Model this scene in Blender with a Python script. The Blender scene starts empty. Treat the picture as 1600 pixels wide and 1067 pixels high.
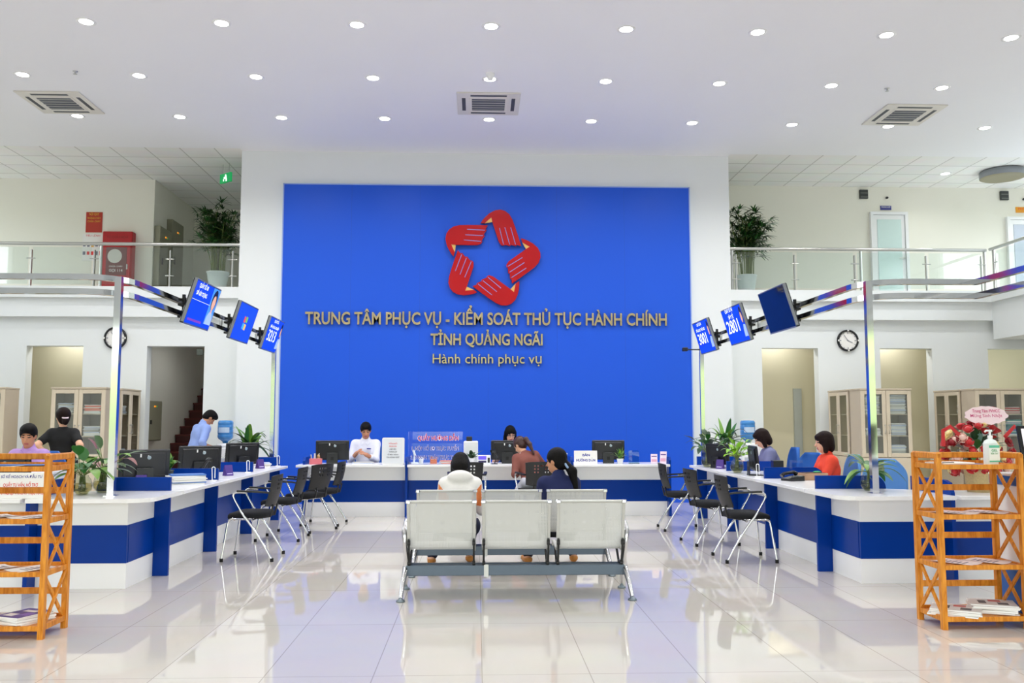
import bpy, math, random
import numpy as np
from mathutils import Vector, Matrix
PI = math.pi
SC = bpy.context.scene
COL = SC.collection
random.seed(7)

# ------------------------------------------------------------------ camera
cam_data = bpy.data.cameras.new('camera')
cam_data.sensor_fit = 'HORIZONTAL'; cam_data.sensor_width = 36.0
cam_data.lens = 36.0 * 1411.0 / 1600.0
cam_data.clip_start = 0.05; cam_data.clip_end = 200
cam = bpy.data.objects.new('camera', cam_data); COL.objects.link(cam)
_p = math.atan2(124, 1411); _a = math.atan2(55 * math.cos(_p), 1411)
cam.location = (-0.2, 0, 1.43)
cam.rotation_euler = (PI / 2 + _p, 0, -_a)
SC.camera = cam

# ------------------------------------------------------------------ world, exposure, daylight
SC.view_settings.view_transform = 'Standard'; SC.view_settings.look = 'None'
SC.view_settings.gamma = 1.0; SC.view_settings.use_curve_mapping = False
SC.view_settings.exposure = 0.92
SC.cycles.use_denoising = True
SC.cycles.max_bounces = 10; SC.cycles.diffuse_bounces = 6; SC.cycles.glossy_bounces = 5
SC.cycles.transmission_bounces = 6; SC.cycles.transparent_max_bounces = 40
SC.cycles.sample_clamp_indirect = 6.0
SC.cycles.caustics_reflective = False; SC.cycles.caustics_refractive = False
W = bpy.data.worlds.new('overcast_sky'); SC.world = W; W.use_nodes = True
_bg = W.node_tree.nodes['Background']
_bg.inputs[1].default_value = 2.9
_n = W.node_tree.nodes; _l = W.node_tree.links
_tc = _n.new('ShaderNodeTexCoord'); _sx = _n.new('ShaderNodeSeparateXYZ'); _l.new(_tc.outputs['Generated'], _sx.inputs[0])
_nz = _n.new('ShaderNodeTexNoise'); _nz.inputs['Scale'].default_value = 9; _l.new(_tc.outputs['Generated'], _nz.inputs['Vector'])
_ad = _n.new('ShaderNodeMath'); _ad.operation = 'MULTIPLY_ADD'; _ad.inputs[1].default_value = 0.10; _l.new(_nz.outputs['Fac'], _ad.inputs[0]); _l.new(_sx.outputs['Z'], _ad.inputs[2])
_mr = _n.new('ShaderNodeMapRange'); _mr.inputs['From Min'].default_value = -0.3; _mr.inputs['From Max'].default_value = 0.5; _l.new(_ad.outputs[0], _mr.inputs['Value'])
_cr = _n.new('ShaderNodeValToRGB'); _e = _cr.color_ramp.elements
_e[0].position = 0.0; _e[0].color = (.15, .15, .14, 1); _e[1].position = 1.0; _e[1].color = (.86, .93, 1.0, 1)
for _q, _c in ((.40, (.2, .2, .18, 1)), (.42, (.16, .22, .10, 1)), (.53, (.30, .38, .17, 1)), (.56, (.92, .97, 1.0, 1))):
    _x = _e.new(_q); _x.color = _c
_l.new(_mr.outputs[0], _cr.inputs[0]); _l.new(_cr.outputs[0], _bg.inputs[0])
SPOT_W = 52.0        # watts of each ceiling downlight (lamps are made with the downlights below)
FRONT_Y = -3.0       # glazed entrance front behind the camera
ROOM_L, ROOM_R, CEIL = -12.0, 12.0, 6.25

def portal(x0, x1, z0, z1):
    d = bpy.data.lights.new('daylight_portal', 'AREA'); d.shape = 'RECTANGLE'
    d.size = x1 - x0; d.size_y = z1 - z0; d.cycles.is_portal = True
    o = bpy.data.objects.new('daylight_portal', d); COL.objects.link(o)
    o.location = ((x0 + x1) / 2, FRONT_Y + 0.12, (z0 + z1) / 2); o.rotation_euler = (PI / 2, 0, 0)
    o['kind'] = 'helper'
portal(-11.8, 11.8, 0.1, 3.3)
# the rows of ceiling downlights nearer than the picture shows
for _y in (8.96, 7.23, 5.5, 2.9, 0.3):
    for _x in (-8.2, -4.92, -1.64, 1.64, 4.92, 8.2):
        _d = bpy.data.lights.new('downlight_lamp', 'SPOT'); _d.energy = SPOT_W * 0.62; _d.spot_size = math.radians(140); _d.spot_blend = 0.8; _d.shadow_soft_size = .1; _d.color = (1, .995, .985)
        _o = bpy.data.objects.new('downlight_lamp', _d); COL.objects.link(_o); _o.location = (_x, _y, 6.2)
for _s in (-1, 1):                                          # unseen high side windows, added to brighten the upper floor
    _d = bpy.data.lights.new('daylight_portal', 'AREA'); _d.shape = 'RECTANGLE'; _d.size = 8.8; _d.size_y = 1.9; _d.cycles.is_portal = True
    _o = bpy.data.objects.new('daylight_portal', _d); COL.objects.link(_o); _o.location = (_s * 11.9, 13.45, 4.98); _o.rotation_euler = (PI / 2, 0, _s * PI / 2); _o['kind'] = 'helper'

# ------------------------------------------------------------------ materials
def lin(c):
    if isinstance(c, str):
        c = tuple(int(c[i:i + 2], 16) / 255 for i in (0, 2, 4))
    return tuple((x / 12.92 if x <= 0.04045 else ((x + 0.055) / 1.055) ** 2.4) for x in c)
MATS = {}
def M(name, col, rough=0.5, metal=0.0, spec=0.5, var=0.04, scale=12.0, bump=0.0, bscale=None, emit=0.0, ecol=None,
      coat=0.0, stretch=None, alpha=None, sheen=0):
    if name in MATS: return MATS[name]
    m = bpy.data.materials.new(name); m.use_nodes = True
    nt = m.node_tree; N = nt.nodes; L = nt.links
    b = N['Principled BSDF']
    c = lin(col)
    b.inputs['Roughness'].default_value = rough; b.inputs['Metallic'].default_value = metal
    b.inputs['Specular IOR Level'].default_value = spec
    if coat: b.inputs['Coat Weight'].default_value = coat; b.inputs['Coat Roughness'].default_value = 0.04
    tc = N.new('ShaderNodeTexCoord'); mp = N.new('ShaderNodeMapping'); L.new(tc.outputs['Object'], mp.inputs['Vector'])
    if stretch: mp.inputs['Scale'].default_value = stretch
    nz = N.new('ShaderNodeTexNoise'); nz.inputs['Scale'].default_value = scale; nz.inputs['Detail'].default_value = 3
    L.new(mp.outputs['Vector'], nz.inputs['Vector'])
    mx = N.new('ShaderNodeMix'); mx.data_type = 'RGBA'
    mx.inputs['A'].default_value = tuple(max(0, x * (1 - var)) for x in c) + (1,)
    mx.inputs['B'].default_value = tuple(min(1, x * (1 + var)) for x in c) + (1,)
    L.new(nz.outputs['Fac'], mx.inputs['Factor']); L.new(mx.outputs['Result'], b.inputs['Base Color'])
    if bump:
        n2 = N.new('ShaderNodeTexNoise'); n2.inputs['Scale'].default_value = bscale or scale * 4
        L.new(mp.outputs['Vector'], n2.inputs['Vector'])
        bp = N.new('ShaderNodeBump'); bp.inputs['Strength'].default_value = bump; bp.inputs['Distance'].default_value = 0.01
        L.new(n2.outputs['Fac'], bp.inputs['Height']); L.new(bp.outputs['Normal'], b.inputs['Normal'])
    if emit:
        b.inputs['Emission Color'].default_value = lin(ecol or col) + (1,); b.inputs['Emission Strength'].default_value = emit
    if sheen: b.inputs['Sheen Weight'].default_value = sheen
    MATS[name] = m
    return m
def glass(name, tint=(0.96, 0.99, 0.985), refl=1.0, base=0.03):
    if name in MATS: return MATS[name]
    m = bpy.data.materials.new(name); m.use_nodes = True; nt = m.node_tree; N = nt.nodes; L = nt.links
    N.remove(N['Principled BSDF']); out = N['Material Output']
    t = N.new('ShaderNodeBsdfTransparent'); t.inputs[0].default_value = tint + (1,)
    g = N.new('ShaderNodeBsdfGlossy'); g.inputs['Roughness'].default_value = 0.02
    fr = N.new('ShaderNodeMath'); fr.operation = 'POWER'; fr.inputs[1].default_value = 5.0; lw = N.new('ShaderNodeLayerWeight'); lw.inputs['Blend'].default_value = 0.5; L.new(lw.outputs['Facing'], fr.inputs[0])
    ma = N.new('ShaderNodeMath'); ma.operation = 'MULTIPLY_ADD'; ma.inputs[1].default_value = refl; ma.inputs[2].default_value = base
    L.new(fr.outputs[0], ma.inputs[0])
    mx = N.new('ShaderNodeMixShader'); L.new(ma.outputs[0], mx.inputs[0]); L.new(t.outputs[0], mx.inputs[1]); L.new(g.outputs[0], mx.inputs[2])
    L.new(mx.outputs[0], out.inputs[0])
    MATS[name] = m; return m
def tile_mat(name, col, line, tx, ty, ox, oy, mortar, rough, spec=0.5, var=0.03, bumpy=False):
    m = bpy.data.materials.new(name); m.use_nodes = True; nt = m.node_tree; N = nt.nodes; L = nt.links
    b = N['Principled BSDF']; b.inputs['Roughness'].default_value = rough; b.inputs['Specular IOR Level'].default_value = spec
    tc = N.new('ShaderNodeTexCoord'); mp = N.new('ShaderNodeMapping'); L.new(tc.outputs['Object'], mp.inputs['Vector'])
    mp.inputs['Location'].default_value = (ox, oy, 0)
    br = N.new('ShaderNodeTexBrick'); br.offset = 0; br.squash = 1
    br.inputs['Scale'].default_value = 1; br.inputs['Brick Width'].default_value = tx; br.inputs['Row Height'].default_value = ty
    br.inputs['Mortar Size'].default_value = mortar; br.inputs['Mortar Smooth'].default_value = 0.1
    c = lin(col)
    br.inputs['Color1'].default_value = tuple(x * (1 - var) for x in c) + (1,); br.inputs['Color2'].default_value = tuple(min(1, x * (1 + var)) for x in c) + (1,)
    br.inputs['Mortar'].default_value = lin(line) + (1,)
    L.new(mp.outputs['Vector'], br.inputs['Vector'])
    nz = N.new('ShaderNodeTexNoise'); nz.inputs['Scale'].default_value = 2.5; nz.inputs['Detail'].default_value = 4
    L.new(tc.outputs['Object'], nz.inputs['Vector'])
    mx = N.new('ShaderNodeMix'); mx.data_type = 'RGBA'; mx.blend_type = 'MULTIPLY'; mx.inputs['Factor'].default_value = 0.10
    L.new(br.outputs['Color'], mx.inputs['A']); L.new(nz.outputs['Color'], mx.inputs['B'])
    L.new(mx.outputs['Result'], b.inputs['Base Color'])
    MATS[name] = m; return m
def wood(name, c1, c2, rough=0.35):
    m = bpy.data.materials.new(name); m.use_nodes = True; nt = m.node_tree; N = nt.nodes; L = nt.links
    b = N['Principled BSDF']; b.inputs['Roughness'].default_value = rough; b.inputs['Specular IOR Level'].default_value = .25
    tc = N.new('ShaderNodeTexCoord'); mp = N.new('ShaderNodeMapping'); mp.inputs['Scale'].default_value = (30, 30, 5)
    L.new(tc.outputs['Object'], mp.inputs['Vector'])
    nz = N.new('ShaderNodeTexNoise'); nz.inputs['Scale'].default_value = 1.5; nz.inputs['Detail'].default_value = 5; nz.inputs['Distortion'].default_value = 0.6
    L.new(mp.outputs['Vector'], nz.inputs['Vector'])
    cr = N.new('ShaderNodeValToRGB'); cr.color_ramp.elements[0].position = 0.35; cr.color_ramp.elements[1].position = 0.65
    cr.color_ramp.elements[0].color = lin(c1) + (1,); cr.color_ramp.elements[1].color = lin(c2) + (1,)
    L.new(nz.outputs['Fac'], cr.inputs[0]); L.new(cr.outputs[0], b.inputs['Base Color'])
    MATS[name] = m; return m
def perforated(name, col, pitch=0.012, rad=0.0034):
    """sheet steel punched with a grid of round holes (UV in metres)"""
    m = bpy.data.materials.new(name); m.use_nodes = True; nt = m.node_tree; N = nt.nodes; L = nt.links
    b = N['Principled BSDF']; out = N['Material Output']
    b.inputs['Base Color'].default_value = lin(col) + (1,); b.inputs['Roughness'].default_value = 0.42; b.inputs['Metallic'].default_value = 0.2
    uv = N.new('ShaderNodeUVMap'); uv.uv_map = 'UVMap'
    s = N.new('ShaderNodeVectorMath'); s.operation = 'SCALE'; s.inputs['Scale'].default_value = 1 / pitch; L.new(uv.outputs[0], s.inputs[0])
    fr = N.new('ShaderNodeVectorMath'); fr.operation = 'FRACTION'; L.new(s.outputs[0], fr.inputs[0])
    sb = N.new('ShaderNodeVectorMath'); sb.operation = 'SUBTRACT'; sb.inputs[1].default_value = (0.5, 0.5, 0); L.new(fr.outputs[0], sb.inputs[0])
    ln = N.new('ShaderNodeVectorMath'); ln.operation = 'LENGTH'; L.new(sb.outputs[0], ln.inputs[0])
    lt = N.new('ShaderNodeMath'); lt.operation = 'LESS_THAN'; lt.inputs[1].default_value = rad / pitch; L.new(ln.outputs['Value'], lt.inputs[0])
    t = N.new('ShaderNodeBsdfTransparent'); mx = N.new('ShaderNodeMixShader')
    L.new(lt.outputs[0], mx.inputs[0]); L.new(b.outputs[0], mx.inputs[1]); L.new(t.outputs[0], mx.inputs[2]); L.new(mx.outputs[0], out.inputs[0])
    MATS[name] = m; return m

m_wall = M('wall_paint', 'E7EBEB', 0.6, var=0.012, scale=1.5)
m_cream = M('cream_paint', 'EEECE0', 0.6, var=0.015, scale=1.5)
m_khaki = M('khaki_wall', 'D6CFB4', 0.65, var=0.03, scale=1.2)  # darker and more olive than the other walls
m_ceil = M('ceiling_paint', 'F6F6F8', 0.7, var=0.01, scale=1.0)
m_floor = tile_mat('polished_floor_tiles', 'D6D0C8', 'B0A9A0', 0.612, 1.30, 0.165, -5.25, 0.003, 0.035, 0.6, var=0.015)
m_ctile = tile_mat('suspended_ceiling_tiles', 'F8F7F4', 'CFCDC8', 0.61, 0.61, 0, 0, 0.012, 0.8, 0.2)
m_panel = M('royal_blue_panel', '1857D6', 0.42, var=0.03, scale=0.6, spec=0.35)
m_blue = M('navy_laminate', '00358F', 0.3, spec=.14, var=0.03, scale=3)
m_white = M('white_laminate', 'F0F1F2', 0.3, var=0.01, scale=3)
m_top = M('white_worktop', 'F3F3F4', 0.2, var=0.01, scale=3)
m_chrome = M('chrome', 'D9DADC', 0.09, 1.0, var=0.02)
m_steel = M('brushed_steel', 'C9C9C6', 0.28, 1.0, var=0.04, scale=40)
m_alu = M('polished_aluminium', 'D4D4D6', 0.18, 1.0, var=0.03)
m_silver = M('silver_paint', 'C4C4C0', 0.35, 0.3, var=0.02)
m_perf = perforated('perforated_steel', 'D2D3D1', .012, .0022)
m_beam = M('slate_painted_steel', '566270', 0.38, 0.3, var=0.05)
m_black = M('black_plastic', '17181A', 0.45, var=0.08, scale=60)
m_blackgl = M('gloss_black_plastic', '101114', 0.22, var=0.05)
m_fabric = M('black_seat_fabric', '0E0F14', 0.9, var=0.2, scale=200, bump=0.3, bscale=400)
m_rubber = M('black_rubber', '0C0C0C', 0.8)
m_wood = wood('honey_bamboo', 'BE7016', 'E09636')
m_beige = M('beige_melamine', 'D6C8B2', 0.45, var=0.03, scale=4)
m_beigeside = M('taupe_melamine', 'C6B8A3', 0.45, var=0.03, scale=4)
m_paper = M('white_paper', 'F1F0EC', 0.8, var=0.02)
m_gold = M('polished_gold_letters', 'E0CDA0', 0.2, 1.0, var=0.25, scale=9)
m_red = M('glossy_red_emblem', 'B4040E', 0.3, var=0.06, scale=3, spec=.35, coat=0.1)
m_goldflat = M('gold_paint', 'E3B968', 0.35, var=0.03)
m_leaf = M('leaf_green', '2F6B2A', 0.4, var=0.35, scale=9)
m_leafd = M('dark_leaf_green', '1F3D1C', 0.4, var=0.4, scale=9)
m_leafl = M('lime_leaf_green', '8CBF1E', 0.4, var=0.25, scale=14)
m_leafm = M('yellow_green_leaf', '6E9A3A', 0.4, var=0.35, scale=18)
m_leafp = M('purplish_leaf', '8C5A58', 0.4, var=0.3, scale=18)
m_stem = M('plant_stem', '6A7A3C', 0.6, var=0.2)
m_soil = M('soil', '3B2A1C', 0.95, var=0.3, scale=60, bump=0.5)
m_pot = M('pale_grey_pot', 'D5DCDA', 0.45, var=0.03)
m_glass = glass('clear_glass'); m_cabg = glass('cabinet_glass', (.95, .97, .96), 1.0, .10); m_bal = glass('balustrade_glass', (0.95, 0.985, 0.975), 1.0, 0.06)
m_vase = glass('vase_glass', (0.86, 0.90, 0.84), 1.0, 0.06)
m_water = glass('vase_water', (.80, .76, .55), .5, .02)
m_acry = glass('acrylic_sheet', (0.93, 0.95, 1.0), .6, 0.03)
m_lamp = M('lamp_diffuser', 'FFFFFF', 0.5, emit=9.0, ecol='FFFFFF')
m_bluechair = M('blue_office_fabric', '1F62B8', 0.7, var=0.1, scale=80)
m_bluechairl = M('light_blue_plastic', '5F9BE0', 0.45, var=0.05)
m_redtxt = M('red_print', 'E0322F', 0.6); m_navytxt = M('navy_print', '3A3F9A', 0.6); m_greytxt = M('grey_print', '6E7084', 0.6)
m_whitetxt = M('white_print', 'FFFFFF', 0.6)
m_purple = M('purple_card', '4A2F86', 0.5, var=0.1)
m_greymetal = M('grey_green_enamel', '8F8D78', 0.45, 0.1, var=0.04)
m_mahog = M('dark_red_stair_tile', '5E1A17', 0.3, var=0.15, scale=6)
m_redbox = M('fire_red_enamel', 'B4141B', 0.4, var=0.05)
m_skin = M('light_skin', 'E3AE8E', 0.5, var=0.05, scale=25); m_skin2 = M('warm_skin', 'C88C68', 0.5, var=0.05, scale=25)
m_lip = M('lip', 'B4605A', 0.45); m_eye = M('dark_eye', '20160F', 0.3); m_hair = M('black_hair', '0B0808', 0.6, spec=.15, var=0.35, scale=60, bump=0.5, bscale=120, stretch=(1, 1, .15))
m_hairb = M('brown_hair', '1C0E0C', 0.6, spec=.15, var=0.35, scale=60, bump=0.5, bscale=120, stretch=(1, 1, .15))

# ------------------------------------------------------------------ mesh builder
def fr(o=(0, 0, 0), x=(1, 0, 0), z=(0, 0, 1)):
    """frame: origin, local x, local z (y = z cross x)"""
    x = Vector(x).normalized(); z = Vector(z).normalized(); y = z.cross(x).normalized(); x = y.cross(z)
    m = Matrix((x, y, z)).transposed().to_4x4(); m.translation = Vector(o); return m
class MB:
    def __init__(s): s.v = []; s.f = []; s.m = []; s.s = []; s.uv = None
    def add(s, vs, fs, mi=0, sm=False, T=None):
        o = len(s.v)
        for p in vs:
            p = Vector(p); s.v.append(tuple(T @ p) if T is not None else tuple(p))
        for f in fs: s.f.append(tuple(i + o for i in f)); s.m.append(mi); s.s.append(sm)
        return s
    def box(s, x0, x1, y0, y1, z0, z1, mi=0, b=0.0, T=None):
        if x0 > x1: x0, x1 = x1, x0
        if y0 > y1: y0, y1 = y1, y0
        if z0 > z1: z0, z1 = z1, z0
        if b <= 0:
            vs = [(x, y, z) for x in (x0, x1) for y in (y0, y1) for z in (z0, z1)]
            return s.add(vs, [(0, 1, 3, 2), (4, 6, 7, 5), (0, 4, 5, 1), (2, 3, 7, 6), (0, 2, 6, 4), (1, 5, 7, 3)], mi, False, T)
        b = min(b, (x1 - x0) / 2.01, (y1 - y0) / 2.01, (z1 - z0) / 2.01)
        X = (x0, x1); Y = (y0, y1); Z = (z0, z1); vs = []; ix = {}
        for i in (0, 1):
            for j in (0, 1):
                for k in (0, 1):
                    sx, sy, sz = (b if i == 0 else -b), (b if j == 0 else -b), (b if k == 0 else -b)
                    ix[(i, j, k, 0)] = len(vs); vs.append((X[i], Y[j] + sy, Z[k] + sz))
                    ix[(i, j, k, 1)] = len(vs); vs.append((X[i] + sx, Y[j], Z[k] + sz))
                    ix[(i, j, k, 2)] = len(vs); vs.append((X[i] + sx, Y[j] + sy, Z[k]))
        fs = []
        def orient(f, n):
            a, c, d = (Vector(vs[f[0]]), Vector(vs[f[1]]), Vector(vs[f[2]]))
            return f if (c - a).cross(d - c).dot(Vector(n)) > 0 else f[::-1]
        for i in (0, 1):
            n = (2 * i - 1, 0, 0); fs.append(orient([ix[(i, 0, 0, 0)], ix[(i, 1, 0, 0)], ix[(i, 1, 1, 0)], ix[(i, 0, 1, 0)]], n))
            n = (0, 2 * i - 1, 0); fs.append(orient([ix[(0, i, 0, 1)], ix[(1, i, 0, 1)], ix[(1, i, 1, 1)], ix[(0, i, 1, 1)]], n))
            n = (0, 0, 2 * i - 1); fs.append(orient([ix[(0, 0, i, 2)], ix[(1, 0, i, 2)], ix[(1, 1, i, 2)], ix[(0, 1, i, 2)]], n))
            for j in (0, 1):
                d, e = 2 * i - 1, 2 * j - 1
                fs.append(orient([ix[(i, j, 0, 0)], ix[(i, j, 1, 0)], ix[(i, j, 1, 1)], ix[(i, j, 0, 1)]], (d, e, 0)))
                fs.append(orient([ix[(i, 0, j, 0)], ix[(i, 1, j, 0)], ix[(i, 1, j, 2)], ix[(i, 0, j, 2)]], (d, 0, e)))
                fs.append(orient([ix[(0, i, j, 1)], ix[(1, i, j, 1)], ix[(1, i, j, 2)], ix[(0, i, j, 2)]], (0, d, e)))
                for k in (0, 1):
                    fs.append(orient([ix[(i, j, k, 0)], ix[(i, j, k, 1)], ix[(i, j, k, 2)]], (d, e, 2 * k - 1)))
        return s.add(vs, fs, mi, False, T)
    def cbox(s, c, sz, mi=0, b=0.0, T=None):
        return s.box(c[0] - sz[0] / 2, c[0] + sz[0] / 2, c[1] - sz[1] / 2, c[1] + sz[1] / 2, c[2] - sz[2] / 2, c[2] + sz[2] / 2, mi, b, T)
    def tube(s, pts, r, n=10, mi=0, sec=None, cap=True, T=None, closed=False, up=None):
        """sweep a round (radius r, number or list) or given (sec: list of 2-D points) section along pts"""
        P = [Vector(p) for p in pts]; K = len(P); vs = []; fs = []
        t0 = (P[1] - P[0]).normalized()
        ref = Vector(up) if up else (Vector((0, 0, 1)) if abs(t0.z) < 0.9 else Vector((1, 0, 0)))
        nx = (ref - t0 * ref.dot(t0)).normalized()
        for i in range(K):
            if closed: t = (P[(i + 1) % K] - P[i - 1]).normalized()
            elif i == 0: t = t0
            elif i == K - 1: t = (P[i] - P[i - 1]).normalized()
            else: t = ((P[i + 1] - P[i]).normalized() + (P[i] - P[i - 1]).normalized()).normalized()
            nx = (nx - t * nx.dot(t)).normalized(); ny = t.cross(nx)
            k = 1.0
            if 0 < i < K - 1 and sec is not None:
                c = t.dot((P[i + 1] - P[i]).normalized()); k = 1.0 / max(0.4, c)
            rr = r[i] if isinstance(r, (list, tuple)) else r
            S = sec or [(math.cos(2 * PI * q / n), math.sin(2 * PI * q / n)) for q in range(n)]
            for a, b_ in S: vs.append(P[i] + (nx * a + ny * b_) * (rr if sec is None else 1))
        m = len(S)
        for i in range(K if closed else K - 1):
            j = (i + 1) % K
            for q in range(m): fs.append((i * m + q, i * m + (q + 1) % m, j * m + (q + 1) % m, j * m + q))
        s.add(vs, fs, mi, sec is None, T)
        if cap and not closed:
            s.add(vs[:m], [tuple(range(m))[::-1]], mi, False, T); s.add(vs[-m:], [tuple(range(m))], mi, False, T)
        return s
    def sq(s, pts, w, h=None, mi=0, T=None, up=None):
        h = h or w
        return s.tube(pts, 1, 4, mi, sec=[(-w / 2, -h / 2), (w / 2, -h / 2), (w / 2, h / 2), (-w / 2, h / 2)], T=T, up=up)
    def lathe(s, prof, n=24, mi=0, T=None, c=(0, 0, 0), sm=True):
        vs = []; fs = []; c = Vector(c)
        for r, z in prof:
            for q in range(n): vs.append(c + Vector((r * math.cos(2 * PI * q / n), r * math.sin(2 * PI * q / n), z)))
        for i in range(len(prof) - 1):
            for q in range(n): fs.append((i * n + q, i * n + (q + 1) % n, (i + 1) * n + (q + 1) % n, (i + 1) * n + q))
        return s.add(vs, fs, mi, sm, T)
    def disc(s, r, z=0, n=24, mi=0, T=None, c=(0, 0, 0), flip=False):
        vs = [Vector(c) + Vector((r * math.cos(2 * PI * q / n), r * math.sin(2 * PI * q / n), z)) for q in range(n)]
        f = tuple(range(n)); return s.add(vs, [f[::-1] if flip else f], mi, False, T)
    def cyl(s, r, z0, z1, n=20, mi=0, T=None, c=(0, 0, 0)):
        s.lathe([(r, z0), (r, z1)], n, mi, T, c); s.disc(r, z1, n, mi, T, c); return s.disc(r, z0, n, mi, T, c, True)
    def ell(s, c, r, nu=14, nv=10, mi=0, T=None):
        vs = []; fs = []
        r = (r, r, r) if not isinstance(r, (tuple, list)) else r
        for i in range(nv + 1):
            th = PI * i / nv
            for q in range(nu):
                a = 2 * PI * q / nu
                vs.append((c[0] + r[0] * math.sin(th) * math.cos(a), c[1] + r[1] * math.sin(th) * math.sin(a), c[2] - r[2] * math.cos(th)))
        for i in range(nv):
            for q in range(nu): fs.append((i * nu + q, i * nu + (q + 1) % nu, (i + 1) * nu + (q + 1) % nu, (i + 1) * nu + q))
        return s.add(vs, fs, mi, True, T)
    def prism(s, poly, z0, z1, mi=0, T=None, mis=None):
        A = sum(poly[i][0] * poly[(i + 1) % len(poly)][1] - poly[(i + 1) % len(poly)][0] * poly[i][1] for i in range(len(poly)))
        if A < 0: poly = poly[::-1]
        n = len(poly); vs = [(x, y, z0) for x, y in poly] + [(x, y, z1) for x, y in poly]
        s.add(vs, [tuple(range(n))[::-1], tuple(range(n, 2 * n))], mi, False, T)
        return s.add(vs, [(i, (i + 1) % n, n + (i + 1) % n, n + i) for i in range(n)], mi if mis is None else mis, False, T)
    def quad(s, a, b, c, d, mi=0, T=None): return s.add([a, b, c, d], [(0, 1, 2, 3)], mi, False, T)
    def text(s, t, w=None, h=None, mi=0, T=None, align='C', ext=0.0, bold=0.0, squeeze=None, z=0.0):
        """lettering in the local xy plane of T; h = cap-line height of the whole string box, w = width"""
        vs, fs, (x0, x1, y0, y1) = text_geo(t, bold, ext)
        k = (h / (text_geo('H', bold, ext)[2][3]) if h else None)
        if k is None: k = w / (x1 - x0)
        kx = w / (x1 - x0) if w else k * (squeeze or 1)
        ox = {'C': -(x0 + x1) / 2, 'L': -x0, 'R': -x1}[align]
        vv = [((p[0] + ox) * kx, p[1] * k, p[2] * (1 if not ext else 1) + z) for p in vs]
        return s.add(vv, fs, mi, False, T)
    def build(s, name, mats, parent=None, loc=None):
        me = bpy.data.meshes.new(name); me.from_pydata(s.v, [], s.f)
        mats = mats if isinstance(mats, (list, tuple)) else [mats]
        for m in mats: me.materials.append(m)
        me.polygons.foreach_set('material_index', s.m); me.polygons.foreach_set('use_smooth', s.s)
        me.update()
        o = bpy.data.objects.new(name, me); COL.objects.link(o)
        if parent is not None: o.parent = parent
        if loc is not None: o.location = loc
        return o
_TG = {}
def text_geo(t, bold=0.0, ext=0.0):
    key = (t, bold, ext)
    if key in _TG: return _TG[key]
    cu = bpy.data.curves.new('lettering', 'FONT'); cu.body = t; cu.size = 1.0; cu.resolution_u = 3
    cu.offset = bold; cu.extrude = ext
    o = bpy.data.objects.new('lettering', cu)
    me = o.to_mesh()
    vs = [tuple(v.co) for v in me.vertices]; fs = [tuple(p.vertices) for p in me.polygons]
    o.to_mesh_clear(); bpy.data.objects.remove(o); bpy.data.curves.remove(cu)
    xs = [v[0] for v in vs] or [0, 1]; ys = [v[1] for v in vs] or [0, 1]
    _TG[key] = (vs, fs, (min(xs), max(xs), min(ys), max(ys)))
    return _TG[key]
def tag(o, label=None, cat=None, group=None, kind=None):
    if label: o['label'] = label
    if cat: o['category'] = cat
    if group: o['group'] = group
    if kind: o['kind'] = kind
    return o
def thing(name, label, cat, loc=(0, 0, 0), rz=0.0, group=None, scale=1.0):
    o = bpy.data.objects.new(name, None); COL.objects.link(o); o.empty_display_size = 0.1
    o.location = loc; o.rotation_euler = (0, 0, rz); o.scale = (scale,) * 3
    return tag(o, label, cat, group)
def dup(root, loc, rz, label, group=None):
    r = root.copy(); COL.objects.link(r); r.location = loc; r.rotation_euler = (0, 0, rz); r['label'] = label
    if group: r['group'] = group
    for ch in list(root.children):
        c = ch.copy(); COL.objects.link(c); c.parent = r
        for g in list(ch.children):
            d = g.copy(); COL.objects.link(d); d.parent = c
    return r
def struct(name, mb, mats): return tag(mb.build(name, mats), kind='structure')
def bez(a, b, c, n=6):
    a, b, c = Vector(a), Vector(b), Vector(c)
    return [a * (1 - t) ** 2 + b * 2 * t * (1 - t) + c * t * t for t in [i / n for i in range(n + 1)]]
def rounded(pts, r, n=6):
    """round the inner corners of a polyline"""
    P = [Vector(p) for p in pts]; out = [P[0]]
    for i in range(1, len(P) - 1):
        a = (P[i - 1] - P[i]); b = (P[i + 1] - P[i]); q = min(r, a.length * .49, b.length * .49)
        out += bez(P[i] + a.normalized() * q, P[i], P[i] + b.normalized() * q, n)
    return out + [P[-1]]

# ================================================================== SETTING
struct('floor', MB().box(ROOM_L, ROOM_R, FRONT_Y, 22.2, -0.12, 0), m_floor)
struct('ceiling', MB().box(ROOM_L, ROOM_R, FRONT_Y, 15.86, CEIL, CEIL + 0.12).box(-4.42, 4.38, 15.86, 16.1, CEIL, CEIL + .12), m_ceil)
struct('ceiling_left', MB().box(ROOM_L, -4.42, 15.86, 22.2, CEIL + 0.005, CEIL + 0.12), m_ctile)
struct('ceiling_right', MB().box(4.38, ROOM_R, 15.86, 22.2, CEIL + 0.005, CEIL + 0.12), m_ctile)
struct('wall_center', MB().box(-4.42, 4.38, 16.0, 22.0, 0, CEIL), m_wall)
mb = MB(); T = 2.76
for x0, x1, z0, z1 in ((ROOM_L, -8.19, 0, 3.27), (-8.19, -7.2, T, 3.27), (-7.2, -6.08, 0, 3.27), (-6.08, -5.07, T, 3.27), (-5.07, -4.42, 0, 3.27)):
    mb.box(x0, x1, 16.3, 16.52, z0, z1)
struct('wall_left_lower', mb, m_wall)
mb = MB()
for x0, x1, z0, z1 in ((4.38, 5.01, 0, 3.27), (5.01, 6.055, T, 3.27), (6.055, 7.21, 0, 3.27), (7.21, 8.187, T, 3.27), (8.187, 9.24, 0, 3.27), (9.24, ROOM_R, T, 3.27)):
    mb.box(x0, x1, 16.3, 16.52, z0, z1)
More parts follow.
